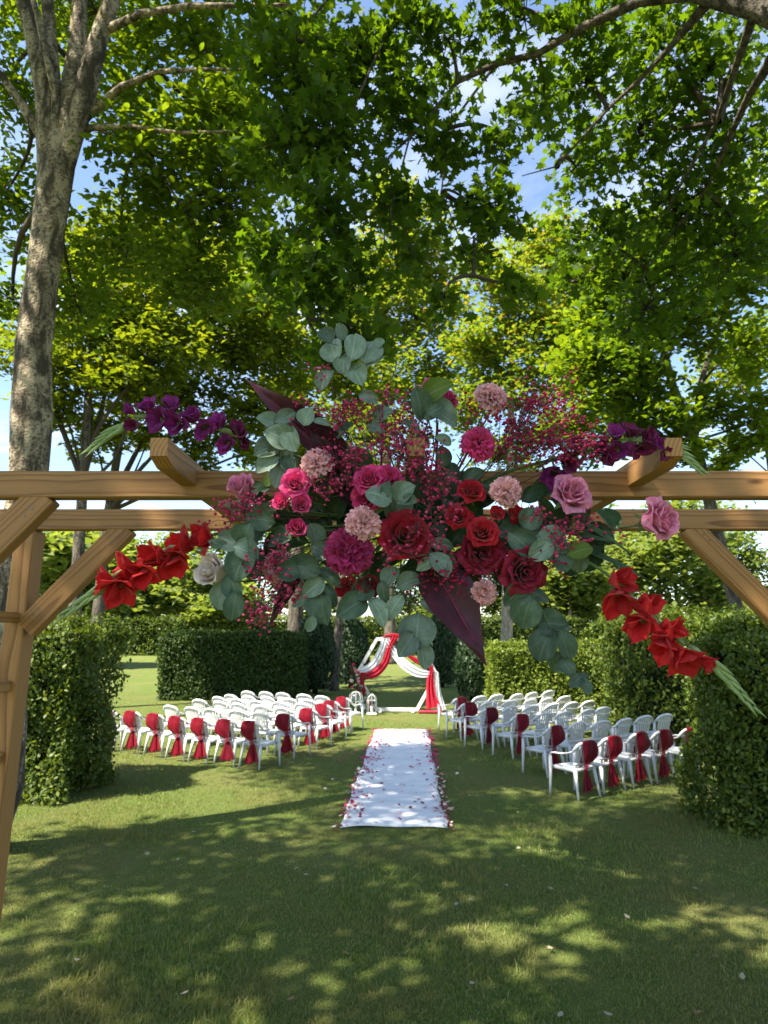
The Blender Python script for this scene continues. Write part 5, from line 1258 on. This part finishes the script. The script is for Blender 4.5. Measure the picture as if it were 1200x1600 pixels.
mb = MB(); mb.tube([(.12 * math.cos(t), .12 * math.sin(t), .34) for t in [i * 2 * math.pi / 16 for i in range(17)]], .007, 5); mb.build('ring', m_iron, root)
mb = MB(); mb.tube([(0, 0, .04), (0, 0, .2)], .035, 10); mb.build('candle', m_cloth, root)

# ------------------------------------------------------------------ petals on and beside the runner
def petal_mesh(name, mat, seed):
    rg = random.Random(seed); c = rg.uniform(.15, .4); mb = MB()
    def fn(u, v):
        e = 2 * u - 1; w = .42 * math.sin(math.pi * (.12 + .80 * v)) ** .7
        return Vector((e * w, v - .5, c * e * e * w + c * .8 * (v - .5) ** 2 + .05 * math.sin(5 * e + 3 * v)))
    mb.sheet(fn, 4, 4); return mb.mesh(name, mat)
PM = {'crimson': [petal_mesh('petal', m_deep, k) for k in range(3)], 'pink': [petal_mesh('petal', m_hot, k) for k in range(3)], 'pale pink': [petal_mesh('petal', m_pale, k) for k in range(3)], 'white': [petal_mesh('petal', m_cream, k) for k in range(3)]}
rg = random.Random(99); drops = []
for i in range(620):
    v = rg.random() ** 1.25; left = rg.random() < .55
    if left: e = abs(rg.gauss(0, .135)) - .045; u = e
    else: e = abs(rg.gauss(0, .085)) - .075; u = 1 - e
    if rg.random() < .06: u = rg.uniform(.1, .9)
    if rg.random() < .06: u = rg.choice([-1, 1]) * rg.uniform(.15, .4) + (1 if rg.random() < .6 else 0)
    if rg.random() < .6: v = (round(v * 14) + .5 * math.sin(i % 5)) / 14 + rg.gauss(0, .014); u += rg.gauss(0, .02)
    v = min(.995, max(-.02, v + rg.gauss(0, .02)))
    if 0 <= u <= 1: p = run_pt(u, max(0, v)); p.z += .012
    else:
        a = RC[0].lerp(RC[1], u); b = RC[3].lerp(RC[2], u); p = a.lerp(b, v); p.z = float(gz(p.x, p.y)) + .034
    col = rg.choices(['crimson', 'pink', 'pale pink', 'white'], [.40, .30, .18, .12] if 0 <= u <= 1 else [.28, .15, .25, .32])[0]
    drops.append((p.y, p, u, col))
drops.sort(key=lambda d: d[0])
rest = MB()
for i, (y, p, u, col) in enumerate(drops):
    q = Matrix.Translation(p) @ Matrix.Rotation(rg.random() * 6.28, 4, 'Z') @ Matrix.Rotation(rg.uniform(-.5, .5), 4, 'X') @ Matrix.Rotation(rg.choice([0, 0, math.pi]) + rg.uniform(-.4, .4), 4, 'Y') @ Matrix.Scale(rg.uniform(.026, .055) * (1.15 if col == 'white' else 1), 4)
    if i < 300:
        o = link('flower_petal', rg.choice(PM[col]), None, q)
        wh = 'on the grass left of the white runner' if u < 0 else 'on the grass right of the white runner' if u > 1 else 'on the left half of the white runner' if u < .5 else 'on the right half of the white runner'
        wh = wh.replace('white runner', 'runner, ' + ('at its near end' if y < 7.9 else 'towards its near end' if y < 9.2 else 'about its middle'))
        tag(o, '%s flower petal lying %s' % (col, wh), 'petal', '%s petals %s' % (col, wh))
    else:
        me = PM[col][0]; rest.add([q @ v_.co for v_ in me.vertices], [tuple(f.vertices) for f in me.polygons])
o = rest.build('scattered_petals', m_hot, None, True); tag(o, 'pink petals strewn along the far part of the runner', 'petals', kind='stuff')

# ------------------------------------------------------------------ fallen leaves on the lawn
m_dry = plain('dry_leaf', (0.42, 0.37, 0.27), 0.8, 0.15, c2=(0.30, 0.24, 0.15), scale=40, trans=0.2)
m_dry2 = plain('brown_leaf', (0.30, 0.19, 0.10), 0.8, 0.15, c2=(0.20, 0.12, 0.06), scale=40, trans=0.2)
def dry_leaf(mat, seed):
    rn = random.Random(seed); T, Fc = TPL['maple' if seed % 2 else 'oval']; mb = MB()
    mb.add([(p[0], p[1], .35 * p[0] * p[0] + .3 * p[1] * p[1] + rn.uniform(-.03, .06)) for p in T], [tuple(int(i) for i in f) for f in Fc]); return mb.mesh('fallen_leaf', mat, False)
DL = [dry_leaf(m_dry, k) for k in range(4)]; DB = [dry_leaf(m_dry2, k) for k in range(3)]
FL = [(288, 1560, 'pale folded leaf lying in the sunny patch at the bottom left', 0), (230, 1336, 'pale curled leaf on the shaded lawn at the left', 0), (278, 1345, 'small pale leaf right of the curled one on the left lawn', 0), (302, 1303, 'pale leaf on the left lawn towards the chairs', 0), (462, 1362, 'pale curled leaf below the left corner of the runner', 0), (478, 1372, 'small pale leaf beside the curled one below the runner', 0),
      (454, 1568, 'small dark brown leaf at the bottom edge of the sunny patch', 1), (810, 1332, 'larger pale leaf on the lawn right of the runner', 0), (818, 1361, 'pale leaf just below the larger one right of the runner', 0), (809, 1273, 'whitish leaf near the front right chairs', 0), (736, 1412, 'thin pale leaf on the shaded lawn below the runner right side', 0), (713, 1418, 'pale leaf left of the thin one on the shaded lawn', 0), (792, 1391, 'tiny pale leaf in the middle of the right lawn', 0),
      (860, 1396, 'tiny whitish leaf on the right lawn', 0), (1086, 1391, 'bright white leaf at the right below the dark hedge', 0), (1120, 1398, 'tan leaf at the right below the dark hedge', 1), (859, 1486, 'small pale leaf low in the middle right', 0), (738, 1543, 'pale curled leaf at the bottom centre', 0), (1120, 1503, 'tan broad leaf on the lawn at the lower right', 1), (1090, 1588, 'orange tan leaf in the sunny spot at the bottom right', 1), (876, 1590, 'grey curled leaf at the bottom edge right of centre', 0),
      (950, 1588, 'pale leaf at the bottom edge towards the right', 0), (1016, 1562, 'small tan leaf near the bottom right', 1), (1161, 1536, 'small pale leaf at the lower right edge', 0), (98, 1365, 'green grey leaf beside the timber post', 1), (540, 1498, 'small tan leaf on the central foreground lawn', 1), (672, 1290, 'pale leaf just below the right corner of the runner', 0), (120, 1510, 'small pale leaf at the lower left', 0), (330, 1440, 'small tan leaf on the left foreground lawn', 1), (980, 1440, 'small pale leaf on the right foreground lawn', 0)]
for i, (px, py, lab, br) in enumerate(FL):
    g = gp(px, py); r2 = random.Random(i)
    M = Matrix.Translation((g.x, g.y, float(gz(g.x, g.y)) + .035)) @ Matrix.Rotation(r2.random() * 6.28, 4, 'Z') @ Matrix.Rotation(r2.uniform(-.4, .4), 4, 'X') @ Matrix.Scale(r2.uniform(.04, .065), 4)
    tag(link('fallen_leaf', (DB if br else DL)[i % 3], None, M), lab, 'leaf', 'leaves fallen on the lawn')
